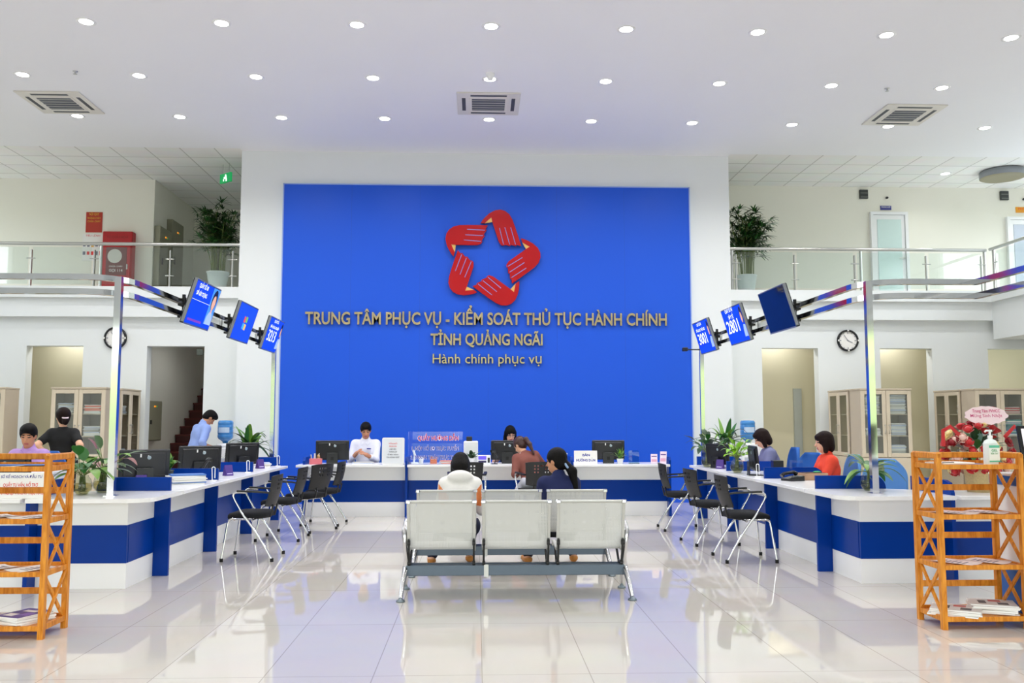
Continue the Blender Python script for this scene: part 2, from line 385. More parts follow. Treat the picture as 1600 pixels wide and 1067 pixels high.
struct('wall_right_lower', mb, m_wall)
struct('wall_left_recess', MB().box(-9.2, -6.32, 17.25, 17.4, 0, 3.27).box(-9.2, -9.1, 16.52, 17.25, 0, 3.27), m_khaki)
struct('wall_right_recess', MB().box(4.5, 8.9, 17.25, 17.4, 0, 3.27).box(8.8, 8.9, 16.52, 17.25, 0, 3.27).box(6.55, 6.7, 16.52, 17.25, 0, 3.27).box(4.4, 4.5, 16.52, 17.4, 0, 3.27), m_khaki)
struct('wall_right_passage', MB().box(8.95, ROOM_R, 19.0, 19.15, 0, 3.27), m_khaki)
struct('wall_left_stairwell', MB().box(-6.4, -6.3, 16.52, 22.1, 0, 3.27), m_cream)
struct('wall_left_end', MB().box(-6.3, -4.42, 22.0, 22.15, 0, CEIL), m_cream)
# unseen lamps added to brighten the side rooms behind the doorways
for _x, _y, _e in ((-7.7, 16.9, 16), (5.5, 16.9, 16), (7.7, 16.9, 16), (10.6, 17.8, 22), (-5.2, 17.6, 12)):
    _d = bpy.data.lights.new('room_fill_lamp', 'SPOT'); _d.energy = _e; _d.spot_size = math.radians(165); _d.spot_blend = .6; _d.shadow_soft_size = .12
    _o = bpy.data.objects.new('room_fill_lamp', _d); COL.objects.link(_o); _o.location = (_x, _y, 3.22)
# upper floor
struct('wall_left_upper', MB().box(ROOM_L, -6.67, 18.05, 22.1, 3.8, CEIL + .005), m_cream)
struct('wall_left_corridor', MB().box(-6.67, -4.42, 20.6, 20.75, 3.8, CEIL + .005), m_cream)
struct('wall_right_upper', MB().box(4.38, ROOM_R, 18.05, 18.25, 3.8, CEIL + .005), m_cream)
struct('trim_1', MB().box(ROOM_L, -4.42, 16.06, 20.6, 3.6, 3.8).box(ROOM_L, -4.42, 16.16, 20.6, 3.27, 3.6), m_wall)          # balcony slab and edge beam, left
struct('trim_2', MB().box(4.38, ROOM_R, 16.06, 18.2, 3.6, 3.8).box(4.38, ROOM_R, 16.16, 18.2, 3.27, 3.6), m_wall)            # the same, right
struct('trim_3', MB().box(9.2, ROOM_R, 2.0, 16.06, 3.6, 3.8).box(9.28, ROOM_R, 2.0, 16.16, 2.92, 3.6), m_wall)                # side gallery
for s, nm, wn in ((-1, 'wall_left', 2), (1, 'wall_right', 3)):        # side walls with unseen window bands added to light the galleries
    x0, x1 = (ROOM_L - .15, ROOM_L) if s < 0 else (ROOM_R, ROOM_R + .15)
    struct(nm, MB().box(x0, x1, FRONT_Y, 22.2, 0, 4.0).box(x0, x1, FRONT_Y, 22.2, 6.0, CEIL).box(x0, x1, FRONT_Y, 9.0, 4.0, 6.0).box(x0, x1, 17.9, 22.2, 4.0, 6.0), m_wall)
    mb = MB()
    for i in range(5): mb.box(x0 + .03, x1 - .03, 9.0 + i * 2.2 - .04, 9.0 + i * 2.2 + .04, 4.0, 6.0)
    struct('window_%d' % wn, mb, m_white)  # mullions of the added side windows
# glazed entrance front behind the camera
struct('wall_front', MB().box(ROOM_L, ROOM_R, FRONT_Y - .2, FRONT_Y, 3.4, CEIL), m_wall)
mb = MB()
xs = [ROOM_L + i * 2.4 for i in range(11)]
for x in xs: mb.box(x - .06, x + .06, FRONT_Y - .12, FRONT_Y, 0, 3.4)
for z in (0.05, 2.5, 3.36): mb.box(ROOM_L, ROOM_R, FRONT_Y - .1, FRONT_Y - .02, z - .06, z + .06)
struct('window_1', mb, m_white)

# royal blue feature panel with thin aluminium edge
mb = MB().box(-3.64, 3.62, 15.93, 16.0, 0, 5.63).box(-3.66, -3.64, 15.92, 16, 0, 5.65, 1).box(3.62, 3.64, 15.92, 16, 0, 5.65, 1).box(-3.66, 3.64, 15.92, 16, 5.63, 5.65, 1)
for x in (-2.44, -1.22, 0, 1.22, 2.44): mb.box(x - .002, x + .002, 15.9295, 15.93, 0, 5.63, 2)
tag(struct('trim_4', mb, [m_panel, M('light_blue_edge', '9DB6E8', 0.3), M('panel_joint', '164AB8', 0.5)]))

# doors of the upper floor
def glass_door(n, x0, x1, z1, leaf_mat):
    mb = MB()
    for a, b_ in ((x0, x0 + .06), (x1 - .06, x1)): mb.box(a, b_, 17.97, 18.05, 3.8, z1)
    mb.box(x0 + .06, x1 - .06, 17.97, 18.05, z1 - .06, z1)
    o = tag(mb.build('door_%d' % n, [m_white]), kind='structure')
    MB().box(x0 + .065, x1 - .065, 18.0, 18.04, 3.81, z1 - .065).build('door_leaf', [m_white], o)
    MB().box(x0 + .14, x1 - .14, 17.99, 18.035, 3.95, z1 - .16).build('door_pane', [leaf_mat], o)
    h = MB().tube([(x1 - .1, 17.99, 4.75), (x1 - .1, 17.94, 4.75), (x1 - .22, 17.94, 4.75)], .012, 8); h.build('door_handle', [m_steel], o)
m_frost = M('frosted_glass', 'CFE6E2', 0.12, var=0.02, spec=0.6)
glass_door(1, 7.88, 8.66, 5.72, m_frost)
glass_door(2, 10.75, 11.75, 5.64, M('grey_door_glass', 'A9B4C4', 0.12, spec=0.6))
# a door edge standing in the right recess
o = struct('door_3', MB().box(5.9, 6.05, 17.19, 17.25, 0, 2.05), M('grey_door', 'AEB3AE', 0.4))
# staircase
mb = MB()
for i in range(18):
    y0 = 16.95 + i * 0.275; z = 0.165 * (i + 1)
    if z > 3.3: break
    mb.box(-6.28, -4.44, y0, y0 + .3, max(0, z - .3), z - .03, 1); mb.box(-6.29, -4.44, y0 - .02, y0 + .3, z - .03, z)
o = mb.build('staircase', [m_mahog, M('dark_red_riser', '4A1512', 0.35)]); tag(o, 'dark red staircase rising behind the left doorway', 'stairs')

# ------------------------------------------------------------------ glass balustrades
def balustrade(name, label, p0, p1, posts, mains=()):
    """rail along p0->p1 at floor z 3.8; posts given as distances"""
    d = (Vector(p1) - Vector(p0)); Ln = d.length; d.normalize()
    ang = math.atan2(d.y, d.x)
    t = thing(name, label, 'railing', p0, ang, 'glass balustrades of the upper floor')
    MB().tube([(0, 0, .77), (Ln, 0, .77)], .03, 12).build('handrail', m_steel, t)
    for x in posts:
        p = MB().box(x - .012, x + .012, -.025, .025, 0, .66, b=.004)
        p.build('post', m_steel, t)
        for z in (.2, .5): MB().tube([(x - .075, -.02, z), (x + .075, -.02, z)], .011, 8).build('glass_clamp', m_steel, t)
    for x in mains: MB().tube([(x, 0.03, 0), (x, 0.03, .75)], .025, 12).build('post', m_steel, t)
    E_ = [0] + list(posts) + [Ln]
    for a, b_ in zip(E_, E_[1:]):
        if b_ - a > .25: MB().box(a + .04, b_ - .04, -.036, -.026, .04, .70).build('glass_panel', m_bal, t)
balustrade('glass_balustrade', 'glass balustrade on the left upper floor, in front of the red fire cabinet', (-12, 16.14, 3.8), (-4.43, 16.14, 3.8), [.35, 1.7, 2.8, 3.9, 5.0, 6.33, 7.43], [5.1])
balustrade('glass_balustrade', 'glass balustrade on the right upper floor, in front of the frosted glass door', (4.4, 16.14, 3.8), (9.2, 16.14, 3.8), [.12, 1.2, 2.32, 3.66, 4.7], [.06, 2.45, 4.78])
balustrade('glass_balustrade', 'glass balustrade of the side gallery at far right, running towards the viewer', (9.22, 16.05, 3.8), (9.22, 9.6, 3.8), [.2 + 1.55 * i for i in range(5)], [.06])

# ------------------------------------------------------------------ ceiling fittings
LX = [k * 1.64 for k in range(-5, 6)]
def downlight(x, y, label, z=CEIL, power=1.0, group='ceiling downlights'):
    t = thing('recessed_downlight', label, 'ceiling light', (x, y, z), 0, group)
    MB().lathe([(.078, -.002), (.10, -.010), (.115, -.004), (.115, 0)], 24).build('trim_ring', M('lamp_ring', 'F4F4F4', 0.4), t)
    MB().lathe([(.08, -.003), (.06, -.007), (.0, -.009)][::-1], 24).build('diffuser', m_lamp, t)
    d = bpy.data.lights.new('downlight_lamp', 'SPOT'); d.energy = SPOT_W * power; d.spot_size = math.radians(147); d.spot_blend = 0.75
    d.shadow_soft_size = .08; d.color = (1, .995, .985)
    o = bpy.data.objects.new('downlight_lamp', d); COL.objects.link(o); o.parent = t; o.location = (0, 0, -.03)
    return t
ORD = ['leftmost', 'second from left', 'third from left', 'fourth from left', 'fifth from left', 'sixth from left', 'seventh from left', 'eighth from left', 'rightmost']
rows = [(10.70, [-4.95, -3.32, -1.68, -.04, 1.63, 3.28, 4.92, 6.53], 'nearest row, across the top of the picture'),
        (12.42, [-6.56, -4.95, -3.32, -1.68, -.03, 1.62, 3.26, 4.9, 6.54], 'middle row of the ceiling'),
        (14.14, [-6.55, -4.94, -3.33, -1.69, -.02, 1.63, 3.28, 4.93, 6.54, 8.17], 'back row, closest to the blue wall')]
for y, xx, rn in rows:
    for i, x in enumerate(xx):
        od = 'rightmost' if i == len(xx) - 1 else (ORD + ['ninth from left'])[i] if i < 8 else 'ninth from left'
        downlight(x, y + .012 * abs(x), 'round lit downlight, %s in the %s' % (od, rn))
downlight(8.96, 17.0, 'single lit downlight in the tiled ceiling over the right upper floor', CEIL + .005, .3)

def cassette(x, y, label, rz):
    t = thing('ceiling_air_conditioner', label, 'air conditioner', (x, y, CEIL), rz, 'ceiling cassette air conditioners')
    mb = MB().box(-.475, .475, -.475, .475, -.02, 0, 0, .008)
    mb.build('frame_panel', M('cream_plastic', 'E4E0D6', 0.5), t)
    MB().box(-.29, .29, -.29, .29, -.026, -.018, b=.005).build('grille_frame', M('cream_plastic', 'E4E0D6', 0.5), t)
    g = MB()
    g.box(-.25, .25, -.25, .25, -.0275, -.0262, 1)
    for i in range(5):
        yy = -.2 + i * .1
        g.box(-.25, .25, yy - .006, yy + .006, -.036, -.027, 0)
    g.build('return_grille', [M('grille_slat', 'B8B8B4', 0.5), M('grille_dark', '5C6068', 0.7)], t)
    for k in range(4):
        a = k * PI / 2; R_ = Matrix.Rotation(a, 4, 'Z')
        MB().box(-.27, .27, .345, .40, -.0225, -.019, T=R_).build('air_slot', M('vent_slot', '4C4E52', 0.6), t)
cassette(-6.53, 13.6, 'square ceiling cassette air conditioner at upper left', 0)
cassette(-.04, 13.4, 'square ceiling cassette air conditioner in the middle, above the emblem', 0)
cassette(6.52, 13.65, 'square ceiling cassette air conditioner at upper right', 0)
t = thing('smoke_detector', 'white domed smoke detector by the middle downlight of the middle row', 'smoke detector', (-.03, 12.22, CEIL))
MB().lathe([(.0, -.09), (.035, -.085), (.05, -.05), (.055, -.03), (.065, -.025), (.065, 0)], 20).build('housing', m_white, t)
for x, y, s in ((-5.77, 12.35, 'left'), (5.75, 12.55, 'right')):
    t = thing('fire_sprinkler', 'tiny sprinkler head in the ceiling above the %s air conditioner' % s, 'sprinkler', (x, y, CEIL), 0, 'ceiling sprinklers')
    MB().lathe([(.035, 0), (.035, -.005), (.012, -.01), (.012, -.035), (.0, -.036)], 14).build('head', m_steel, t)
    MB().cyl(.028, -.044, -.041, 14).build('deflector', m_steel, t)
# round surface lamp of the gallery, switched off
t = thing('round_ceiling_lamp', 'large round flat ceiling lamp with grey rim at far right, off', 'ceiling light', (9.95, 16.75, CEIL + .005))
MB().lathe([(.40, -.14), (.405, -.12), (.405, -.02), (.36, 0)], 40).build('rim', M('lamp_rim', '8E9298', 0.35, 0.4), t)
MB().lathe([(0, -.15), (.3, -.15), (.38, -.148), (.40, -.14)], 40).build('cover', M('lamp_cover', '8B8468', 0.4), t)
t = thing('exit_sign', 'small green exit sign hanging under the left tiled ceiling', 'sign', (-4.93, 16.85, 5.98), math.radians(50))
MB().box(-.02, .02, -.17, .17, -.09, .09, b=.006).build('sign_box', [M('exit_green', '0E8A4A', 0.4, emit=0.5)], t)
mb = MB(); mb.ell((-.022, -.02, .04), (.002, .022, .022)); mb.box(-.022, -.0205, -.05, .04, -.02, .02); mb.box(-.022, -.0205, -.06, -.02, -.07, -.02); mb.box(-.022, -.0205, .03, .06, -.06, -.02)
mb.build('running_figure', M('exit_white', 'E9FFF0', 0.5, emit=0.6), t)
MB().tube([(0, -.1, .09), (0, -.1, .28)], .006, 6).tube([(0, .1, .09), (0, .1, .28)], .006, 6).build('hanger', m_steel, t)

# ------------------------------------------------------------------ wall things of the upper floor
def poster(name, label, cat, x0, x1, z0, z1, y, mat, lines=(), th=.012):
    o = thing(name, label, cat, ((x0 + x1) / 2, y, z0))
    w, h = x1 - x0, z1 - z0
    MB().box(-w / 2, w / 2, -th, 0, 0, h, b=.002).build('sheet', [mat], o)
    for (txt, cz, hh, mt, ww) in lines:
        MB().text(txt, w=ww * w, h=hh, T=fr((0, -th - .002, cz * h), (1, 0, 0), (0, -1, 0))).build('lettering', [mt], o)
    return o
m_yel = M('yellow_print', 'E9C23A', .5)
poster('red_notice', 'red notice board on the upper left wall, above the white rules sheet', 'poster', -8.0, -7.68, 5.17, 5.58, 18.05, M('red_notice', 'B5301E', .5), [('NỘI QUY', .84, .05, m_yel, .6), ('PHÒNG CHÁY', .66, .035, m_yel, .8), ('CHỮA CHÁY', .5, .035, m_yel, .8)])
o = poster('safety_sheet', 'white safety sheet with red marks below the red notice board', 'poster', -8.05, -7.65, 4.60, 5.14, 18.05, m_paper, [('TIÊU LỆNH', .9, .035, m_redtxt, .7)])
mb = MB(); rnd = random.Random(3)
for i in range(5):
    for j in range(2): mb.cbox((-.16 + i * .08, -.0135, .32 - j * .17), (.05, .003, .06 + .04 * rnd.random()), rnd.randrange(3))
mb.build('pictogram', [m_redtxt, m_goldflat, m_greytxt], o)
t = thing('fire_hose_cabinet', 'red fire hose cabinet with round window on the upper left wall', 'fire cabinet', (-7.3, 18.05, 3.98))
MB().box(-.29, .29, -.18, 0, 0, 1.18, b=.01).build('cabinet_body', m_redbox, t)
d = MB().box(-.27, .27, -.2, -.18, .02, .9, b=.006).build('door', m_redbox, t)
MB().box(-.2, .2, -.206, -.2, .3, .86).build('door_window', M('dim_window', '7A4A48', .15), d)
MB().disc(.14, 0, 24, T=fr((-.03, -.208, .68), (1, 0, 0), (0, -1, 0))).build('hose_reel', M('canvas_hose', 'D9D6CE', .7), d)
for i, s in enumerate(('CHỮA CHÁY', 'GỌI 114')): MB().text(s, w=.26, T=fr((0, -.209, .46 - i * .09), (1, 0, 0), (0, -1, 0))).build('lettering', m_whitetxt, d)
MB().text('TỦ CỨU HOẢ', w=.42, T=fr((0, -.182, 1.04), (1, 0, 0), (0, -1, 0))).build('lettering', M('dull_red_print', '7C0D12', .5), t)
MB().box(.2, .225, -.215, -.2, .42, .52).build('door_handle', m_steel, d)
def elec(label, X, y0, y1, z0, z1, big):
    t = thing('electrical_panel', label, 'electrical panel', (X, (y0 + y1) / 2, z0), PI / 2)     # local -y -> +x
    w, h = y1 - y0, z1 - z0
    MB().box(-w / 2, w / 2, -.12, 0, 0, h, b=.006).build('enclosure', m_greymetal, t)
    MB().box(-w / 2 + .02, w / 2 - .02, -.13, -.12, .02, h - .02, b=.004).build('door', m_greymetal, t)
    mb = MB()
    for i in range(3): mb.cyl(.016, 0, .012, 12, i, fr((-.06 + i * .05, -.13, h * .86), (1, 0, 0), (0, -1, 0)))
    mb.build('indicator_lamp', [M('amber_lamp', 'E8A020', .3, emit=.6), M('red_lamp', 'C02020', .3, emit=.4), M('green_lamp', '30A040', .3, emit=.4)], t)
    MB().box(-w * .35, -w * .28, -.145, -.13, h * .42, h * .52).build('handle', m_black, t)
elec('grey electrical panel on the corridor corner, nearer of the two', -6.67, 18.1, 18.76, 4.0, 5.33, False)
elec('taller grey electrical panel deeper along the upper left corridor', -6.67, 18.8, 19.5, 4.0, 5.62, True)
elec('grey-green electrical panel in the stairwell behind the left doorway', -6.30, 16.72, 17.45, 1.06, 1.80, False)
poster('door_plate', 'small navy name plate above the frosted glass door', 'sign', 8.12, 8.35, 5.77, 5.86, 18.05, M('navy_plate', '3B3F8C', .4), [('PHÒNG HỌP', .5, .03, m_whitetxt, .8)])
poster('door_plate', 'orange name plate above the far right upper door', 'sign', 10.98, 11.35, 5.74, 5.86, 18.05, M('orange_plate', 'E59A1E', .4), [('PHÒNG', .5, .04, m_redtxt, .7)])
for x, n, in ((7.77, 'left of the navy door plate'), (10.74, 'by the orange door plate')):
    t = thing('wall_vent', 'square dark louvred vent high on the upper right wall, %s' % n, 'vent', (x, 18.05, 6.0), 0, 'dark wall vents')
    MB().box(-.085, .085, -.05, 0, 0, .185, b=.004).build('frame', M('vent_dark', '3C4040', .5), t)
    mb = MB()
    for i in range(4): mb.box(-.075, .075, -.056, -.05, .02 + i * .042, .042 + i * .042, i % 2)
    mb.build('louvre', [M('vent_grey', '70746E', .5), M('vent_dark', '3C4040', .5)], t)
for x, n in ((8.25, 'above the navy door plate'), (11.15, 'above the orange door plate')):
    t = thing('security_camera', 'tiny dark camera on the upper right wall, %s' % n, 'camera', (x, 18.05, 6.02), 0, 'small wall cameras')
    MB().ell((0, -.04, 0), (.03, .04, .025)).build('housing', m_black, t); MB().cyl(.02, 0, .01, 10, T=fr((0, 0, 0), (1, 0, 0), (0, -1, 0))).build('mount', m_white, t)
t = thing('notice_plate', 'dark square notice plate in the passage at far right', 'sign', (9.5, 19.0, 2.05))
MB().box(-.2, .2, -.02, 0, 0, .5, b=.004).build('sheet', M('dark_plate', '2E3030', .4), t)
MB().text('WC', h=.1, T=fr((0, -.022, .22), (1, 0, 0), (0, -1, 0))).build('lettering', m_greytxt, t)
struct('trim_5', MB().box(9.98, 10.05, 18.9, 19.0, 0, 3.2), M('dark_jamb', '4A4638', .5))
t = thing('door_closer', 'small dark box at the top right corner of the left doorway', 'fitting', (-5.16, 16.34, 2.60))
MB().box(-.045, .06, -.05, .0, 0, .11, b=.006).build('housing', M('dark_grey_box', '4E554C', .5), t)
# wall clocks
def clock(x, side):
    t = thing('wall_clock', 'round wall clock with thick black rim on the %s wall' % side, 'clock', (x, 16.3, 2.9), 0, 'wall clocks')
    F = fr((0, 0, 0), (1, 0, 0), (0, -1, 0))
    MB().lathe([(.165, .02), (.168, .045), (.185, .05), (.2, .035), (.2, 0)], 40, T=F).build('rim', m_blackgl, t)
    MB().disc(.17, .02, 40, T=F).build('dial', m_paper, t)
    mb = MB()
    for k in range(12):
        R_ = F @ Matrix.Rotation(k * PI / 6, 4, 'Z'); l = .05 if k % 3 == 0 else .02
        mb.box(-.006, .006, .155 - l * .6, .158, .021, .024, 0, T=R_)
    mb.build('hour_mark', m_greytxt, t)
    mk = MB()
    for k in range(4): mk.box(-.016, .016, .172, .195, .05, .052, 0, T=F @ Matrix.Rotation(k * PI / 2, 4, 'Z'))
    mk.build('rim_mark', m_paper, t)
    for a, l, w in ((-2.0, .09, .01), (.6, .13, .007)): MB().box(-w / 2, w / 2, -.02, l, .026, .029, T=F @ Matrix.Rotation(a, 4, 'Z')).build('hand', m_greytxt, t)
clock(-6.64, 'left'); clock(6.61, 'right')

# ------------------------------------------------------------------ emblem and lettering on the blue panel
PY = 15.93
EC = Vector((.03, PY, 4.31)); ES = 0.00193
def epx(p): return ((p[0] - 590) * ES, -(p[1] - 567) * ES)
hand_px = [(500, 240), (516, 214), (545, 180), (582, 147), (632, 119), (682, 112), (725, 124), (765, 155), (793, 203), (818, 272), (846, 357), (874, 450),
           (834, 440), (828, 452), (780, 440), (772, 452), (724, 440), (716, 448), (692, 445), (668, 412), (640, 325), (608, 226), (598, 186), (538, 240)]
t = thing('star_emblem', 'red emblem of five wing-like hands circling a star on the blue wall', 'emblem', tuple(EC))
for k in range(5):
    F = fr((0, 0, 0), (1, 0, 0), (0, -1, 0)) @ Matrix.Rotation(-k * 2 * PI / 5, 4, 'Z')
    h = MB().prism([epx(p) for p in hand_px], .02, .075, T=F).build('hand_shape', m_red, t)
    MB().prism([epx(p) for p in [(598, 186), (609, 226), (538, 240)]], .02, .065, T=F).build('gold_wedge', m_goldflat, h)
    mb = MB()
    for (a, b_) in (((674, 284), (712, 438)), ((724, 280), (768, 438)), ((778, 280), (822, 438))):
        A, B = Vector(epx(a)), Vector(epx(b_)); n = Vector((-(B - A).y, (B - A).x)).normalized() * .006
        mb.prism([tuple(A - n), tuple(B - n), tuple(B + n), tuple(A + n)], .0752, .0768, T=F)
    mb.build('finger_groove', M('groove_blue', '7D86C8', .4), h)
    MB().cyl(.03, 0, .02, 12, T=F, c=(epx((700, 300))[0], epx((700, 300))[1], 0)).build('mount', m_black, h)
def wall_letters(txt, x0, x1, z0, cap, label, bold, name='wall_lettering'):
    """each letter a raised metal piece of its own"""
    t = thing(name, label, 'lettering', ((x0 + x1) / 2, PY, z0), 0, 'gold letters on the blue wall')
    _, _, (bx0, bx1, _, _) = text_geo(txt, bold, 0)
    kx = (x1 - x0) / (bx1 - bx0); kz = cap / text_geo('H', bold, 0)[2][3]
    for i, ch in enumerate(txt):
        if ch == ' ': continue
        right = text_geo(txt[:i + 1], bold, 0)[2][1]
        vs, fs, (cx0, cx1, _, _) = text_geo(ch, bold, .016)
        off = (right - cx1 - bx0) * kx - (x1 - x0) / 2
        vv = [(p[0] * kx + off, p[1] * kz, p[2] + .028) for p in vs]
        MB().add(vv, fs, 0, False, fr((0, 0, 0), (1, 0, 0), (0, -1, 0))).build('dash' if ch == '-' else 'letter', m_gold, t)
wall_letters('TRUNG TÂM PHỤC VỤ - KIỂM SOÁT THỦ TỤC HÀNH CHÍNH', -3.22, 3.18, 3.125, .215, 'gold capital letters, longest line, right below the red emblem', .022)
wall_letters('TỈNH QUẢNG NGÃI', -1.02, .96, 2.765, .20, 'gold capital letters, short second line on the blue wall', .022)
wall_letters('Hành chính phục vụ', -.98, .94, 2.44, .165, 'thin gold lower-case letters, lowest line on the blue wall', .004)

# ================================================================== COUNTERS
Z0, Z1, DT = 0.215, 0.537, 0.78       # blue band, worktop height
def banded(mb, a, b_, z_top=0.745, th=.03, back=None):
    """a white panel with a blue band, plan segment a->b, thickness to the left of the direction"""
    A, B = Vector((a[0], a[1], 0)), Vector((b_[0], b_[1], 0)); d = (B - A).normalized(); n = Vector((-d.y, d.x, 0)) * th
    for z0, z1, mi, g in ((0, Z0, 0, 0), (Z0, Z1, 1, .004), (Z1, z_top, 0, 0)):
        P = [A - n * (g / th), B - n * (g / th), B + n, A + n]
        mb.add([(p.x, p.y, z0) for p in P] + [(p.x, p.y, z1) for p in P], [(3, 2, 1, 0), (4, 5, 6, 7), (0, 1, 5, 4), (1, 2, 6, 5), (2, 3, 7, 6), (3, 0, 4, 7)], mi)
    return mb
def arc(cx, cy, r, a0, a1, n=8): return [(cx + r * math.cos(a0 + (a1 - a0) * i / n), cy + r * math.sin(a0 + (a1 - a0) * i / n)) for i in range(n + 1)]
DY = [8.66, 10.22, 11.78, 13.36]                    # cross boards of the side runs
POSN = ['nearest', 'second', 'third']
for s, side in ((-1, 'left'), (1, 'right')):
    # corner unit
    t = thing('service_counter', 'white corner counter with blue band carrying the chrome post, %s' % side, 'counter', (s * 3.2, 8.0, 0), 0, 'white and blue service counters')
    L_ = lambda x, y: (s * x - s * 3.2, y - 8.0)
    b = MB()
    if s < 0: banded(b, L_(3.96, 8.0), L_(3.2, 8.0)); banded(b, L_(3.2, 8.031), L_(3.2, 8.64))
    else: banded(b, L_(3.2, 8.64), L_(3.2, 8.031)); banded(b, L_(3.2, 8.0), L_(3.96, 8.0))
    # panels thicken inwards
    b.build('front_panel', [m_white, m_blue], t)
    poly = [L_(3.96, 7.76)] + [L_(*q) for q in arc(3.12, 7.94, .18, -PI / 2, -PI, 6)] + [L_(2.94, 8.64), L_(3.70, 8.64), L_(3.96, 8.5)]
    MB().prism(poly, .745, DT).build('worktop', [m_top], t)
    for i in range(3):
        y0, y1 = DY[i] + .02, DY[i + 1] - .02
        t = thing('service_counter', '%s side counter in the %s run behind the corner, white with blue band' % (POSN[i], side), 'counter', (s * 3.2, (y0 + y1) / 2, 0), 0, 'white and blue service counters')
        h = (y1 - y0) / 2
        b = MB()
        if s < 0: banded(b, (0, -h), (0, h))
        else: banded(b, (0, h), (0, -h))
        b.build('front_panel', [m_white, m_blue], t)
        MB().box(-s * .26, s * .55, -h, h, .745, DT, b=.004).build('worktop', [m_top], t)
    # outer front unit
    t = thing('service_counter', 'front counter of the %s block beyond its upright board, white with blue band' % side, 'counter', (s * 4.6, 8.0, 0), 0, 'white and blue service counters')
    b = MB(); w = 1.3 if s < 0 else .56
    if s < 0: banded(b, (-w, 0), (w - .7, 0))
    else: banded(b, (-.6, 0), (w, 0))
    b.build('front_panel', [m_white, m_blue], t)
    MB().box(min(-s * .6, s * w), max(-s * .6, s * w), -.24, .5, .745, DT, b=.004).build('worktop', [m_top], t)
    # boards
    for i, y in enumerate(DY):
        prof = [(3.06, 0), (3.06, .885 + .02)] + [(3.62 + .12 * math.sin(a), .785 + .12 * math.cos(a)) for a in [k * PI / 16 for k in range(9)]] + [(3.74, 0)]
        prof = [((q[0] - 3.2), q[1]) for q in prof]
        lab = ['blue cross board on the %s side counters, first, next to the chrome post', 'blue cross board on the %s side counters, second from the corner', 'blue cross board on the %s side counters, third from the corner', 'blue cross board at the far end of the %s side counters'][i] % side
        t = MB().prism(prof, -.018, .018, T=fr((0, 0, 0), (s, 0, 0), (0, -s, 0))).build('divider_board', [m_blue])
        t.location = (s * 3.2, y, 0); tag(t, lab, 'divider', 'blue counter dividers')
    prof = [(7.86, 0), (7.86, .80), (7.90, .885), (7.98, .905), (8.6, .905), (8.6, 0)]
    prof = [(q[0] - 8.0, q[1]) for q in prof]
    t = MB().prism(prof, -.018, .018, T=fr((0, 0, 0), (0, 1, 0), (1, 0, 0))).build('divider_board', [m_blue])
    t.location = (s * 3.98, 8.0, 0); tag(t, 'blue board between the two front counters of the %s block, behind bamboo shelf' % side, 'divider', 'blue counter dividers')
# back counter along the blue wall
BX = [-2.77, -1.25, 1.234, 2.72]
BL = ['left unit of the back counter, in front of the man in white', 'long middle unit of the back counter', 'right unit of the back counter with the potted grass plant']
for i in range(3):
    x0, x1 = BX[i] + .02, BX[i + 1] - .02; h = (x1 - x0) / 2
    t = thing('service_counter', 'white-blue counter, ' + BL[i], 'counter', ((x0 + x1) / 2, 13.8, 0), 0, 'white and blue service counters')
    banded(MB(), (-h, 0), (h, 0)).build('front_panel', [m_white, m_blue], t)
    a = -h - (.12 if i == 0 else 0)
    MB().box(a, h, -.25, .5, .745, DT, b=.004).build('worktop', [m_top], t)
BD = ['at the left end of the back counter', 'left of the clear guidance sign on the back counter', 'left of the small white guidance card on the back counter', 'at the right end of the back counter by the leaflets']
for i, x in enumerate(BX):
    z = .885
    t = MB().prism([(-.14, 0), (-.14, z - .05), (-.09, z), (.42, z), (.42, 0)], -.018, .018, T=fr((0, 0, 0), (0, 1, 0), (1, 0, 0))).build('divider_board', [m_blue])
    t.location = (x, 13.8, 0); tag(t, 'thin blue upright board ' + BD[i], 'divider', 'blue counter dividers')
# nearer counter behind the right shelf
t = thing('reception_counter', 'tall white and blue counter with blue top edge, right beside the right bamboo shelf', 'counter', (4.05, 6.44, 0))
MB().box(-.36, .6, -.30, .3, .36, 1.0, 0, .004).build('upper_panel', [m_white], t)
MB().box(-.37, .6, -.31, .3, 0, .36, 0, .004).build('lower_panel', [M('bright_blue_laminate', '0E5BB0', .3, var=.03)], t)
MB().box(-.375, .62, -.33, .32, .96, 1.03, 0, .006).box(-.375, .62, -.33, .32, 1.03, 1.045, 1).build('worktop', [M('bright_blue_laminate', '0E5BB0', .3), m_top], t)

# ================================================================== GANTRIES AND SCREENS
ZR = (2.705, 2.575)
for s, side in ((-1, 'left'), (1, 'right')):
    px, py = s * 3.38, 8.08
    t = thing('screen_gantry', 'chrome post-and-rail gantry carrying three screens over the %s counters' % side, 'gantry', (px, py, 0))
    MB().sq([(0, 0, DT), (0, 0, ZR[0])], .058, up=(0, 1, 0)).build('near_post', m_chrome, t)
    MB().box(-.05, .05, -.05, .05, DT, DT + .006).build('base_plate', m_chrome, t)
    MB().sq([(0, 6.17, 0), (0, 6.17, ZR[0])], .06, up=(0, 1, 0)).build('far_post', m_chrome, t)
    out = s * (1.6 if s < 0 else 1.02)
    for z in ZR:
        pts = rounded([(out, 0, z), (0, 0, z), (0, 6.17, z)], .42, 8)
        MB().sq(pts, .05, .05, up=(0, 0, 1)).build('rail', m_chrome, t)
        if s > 0: MB().sq([(out, .02, z), (out, -4.5, z)], .05, up=(0, 0, 1)).build('rail', m_chrome, t)
    for y in (3.2, 5.0): MB().sq([(0, y, ZR[1]), (0, y, ZR[0])], .03, up=(0, 1, 0)).build('spacer', m_chrome, t)
m_scr = M('blue_screen', '0A33C8', .12, emit=.55, ecol='0A35D8', coat=.6, var=.03)
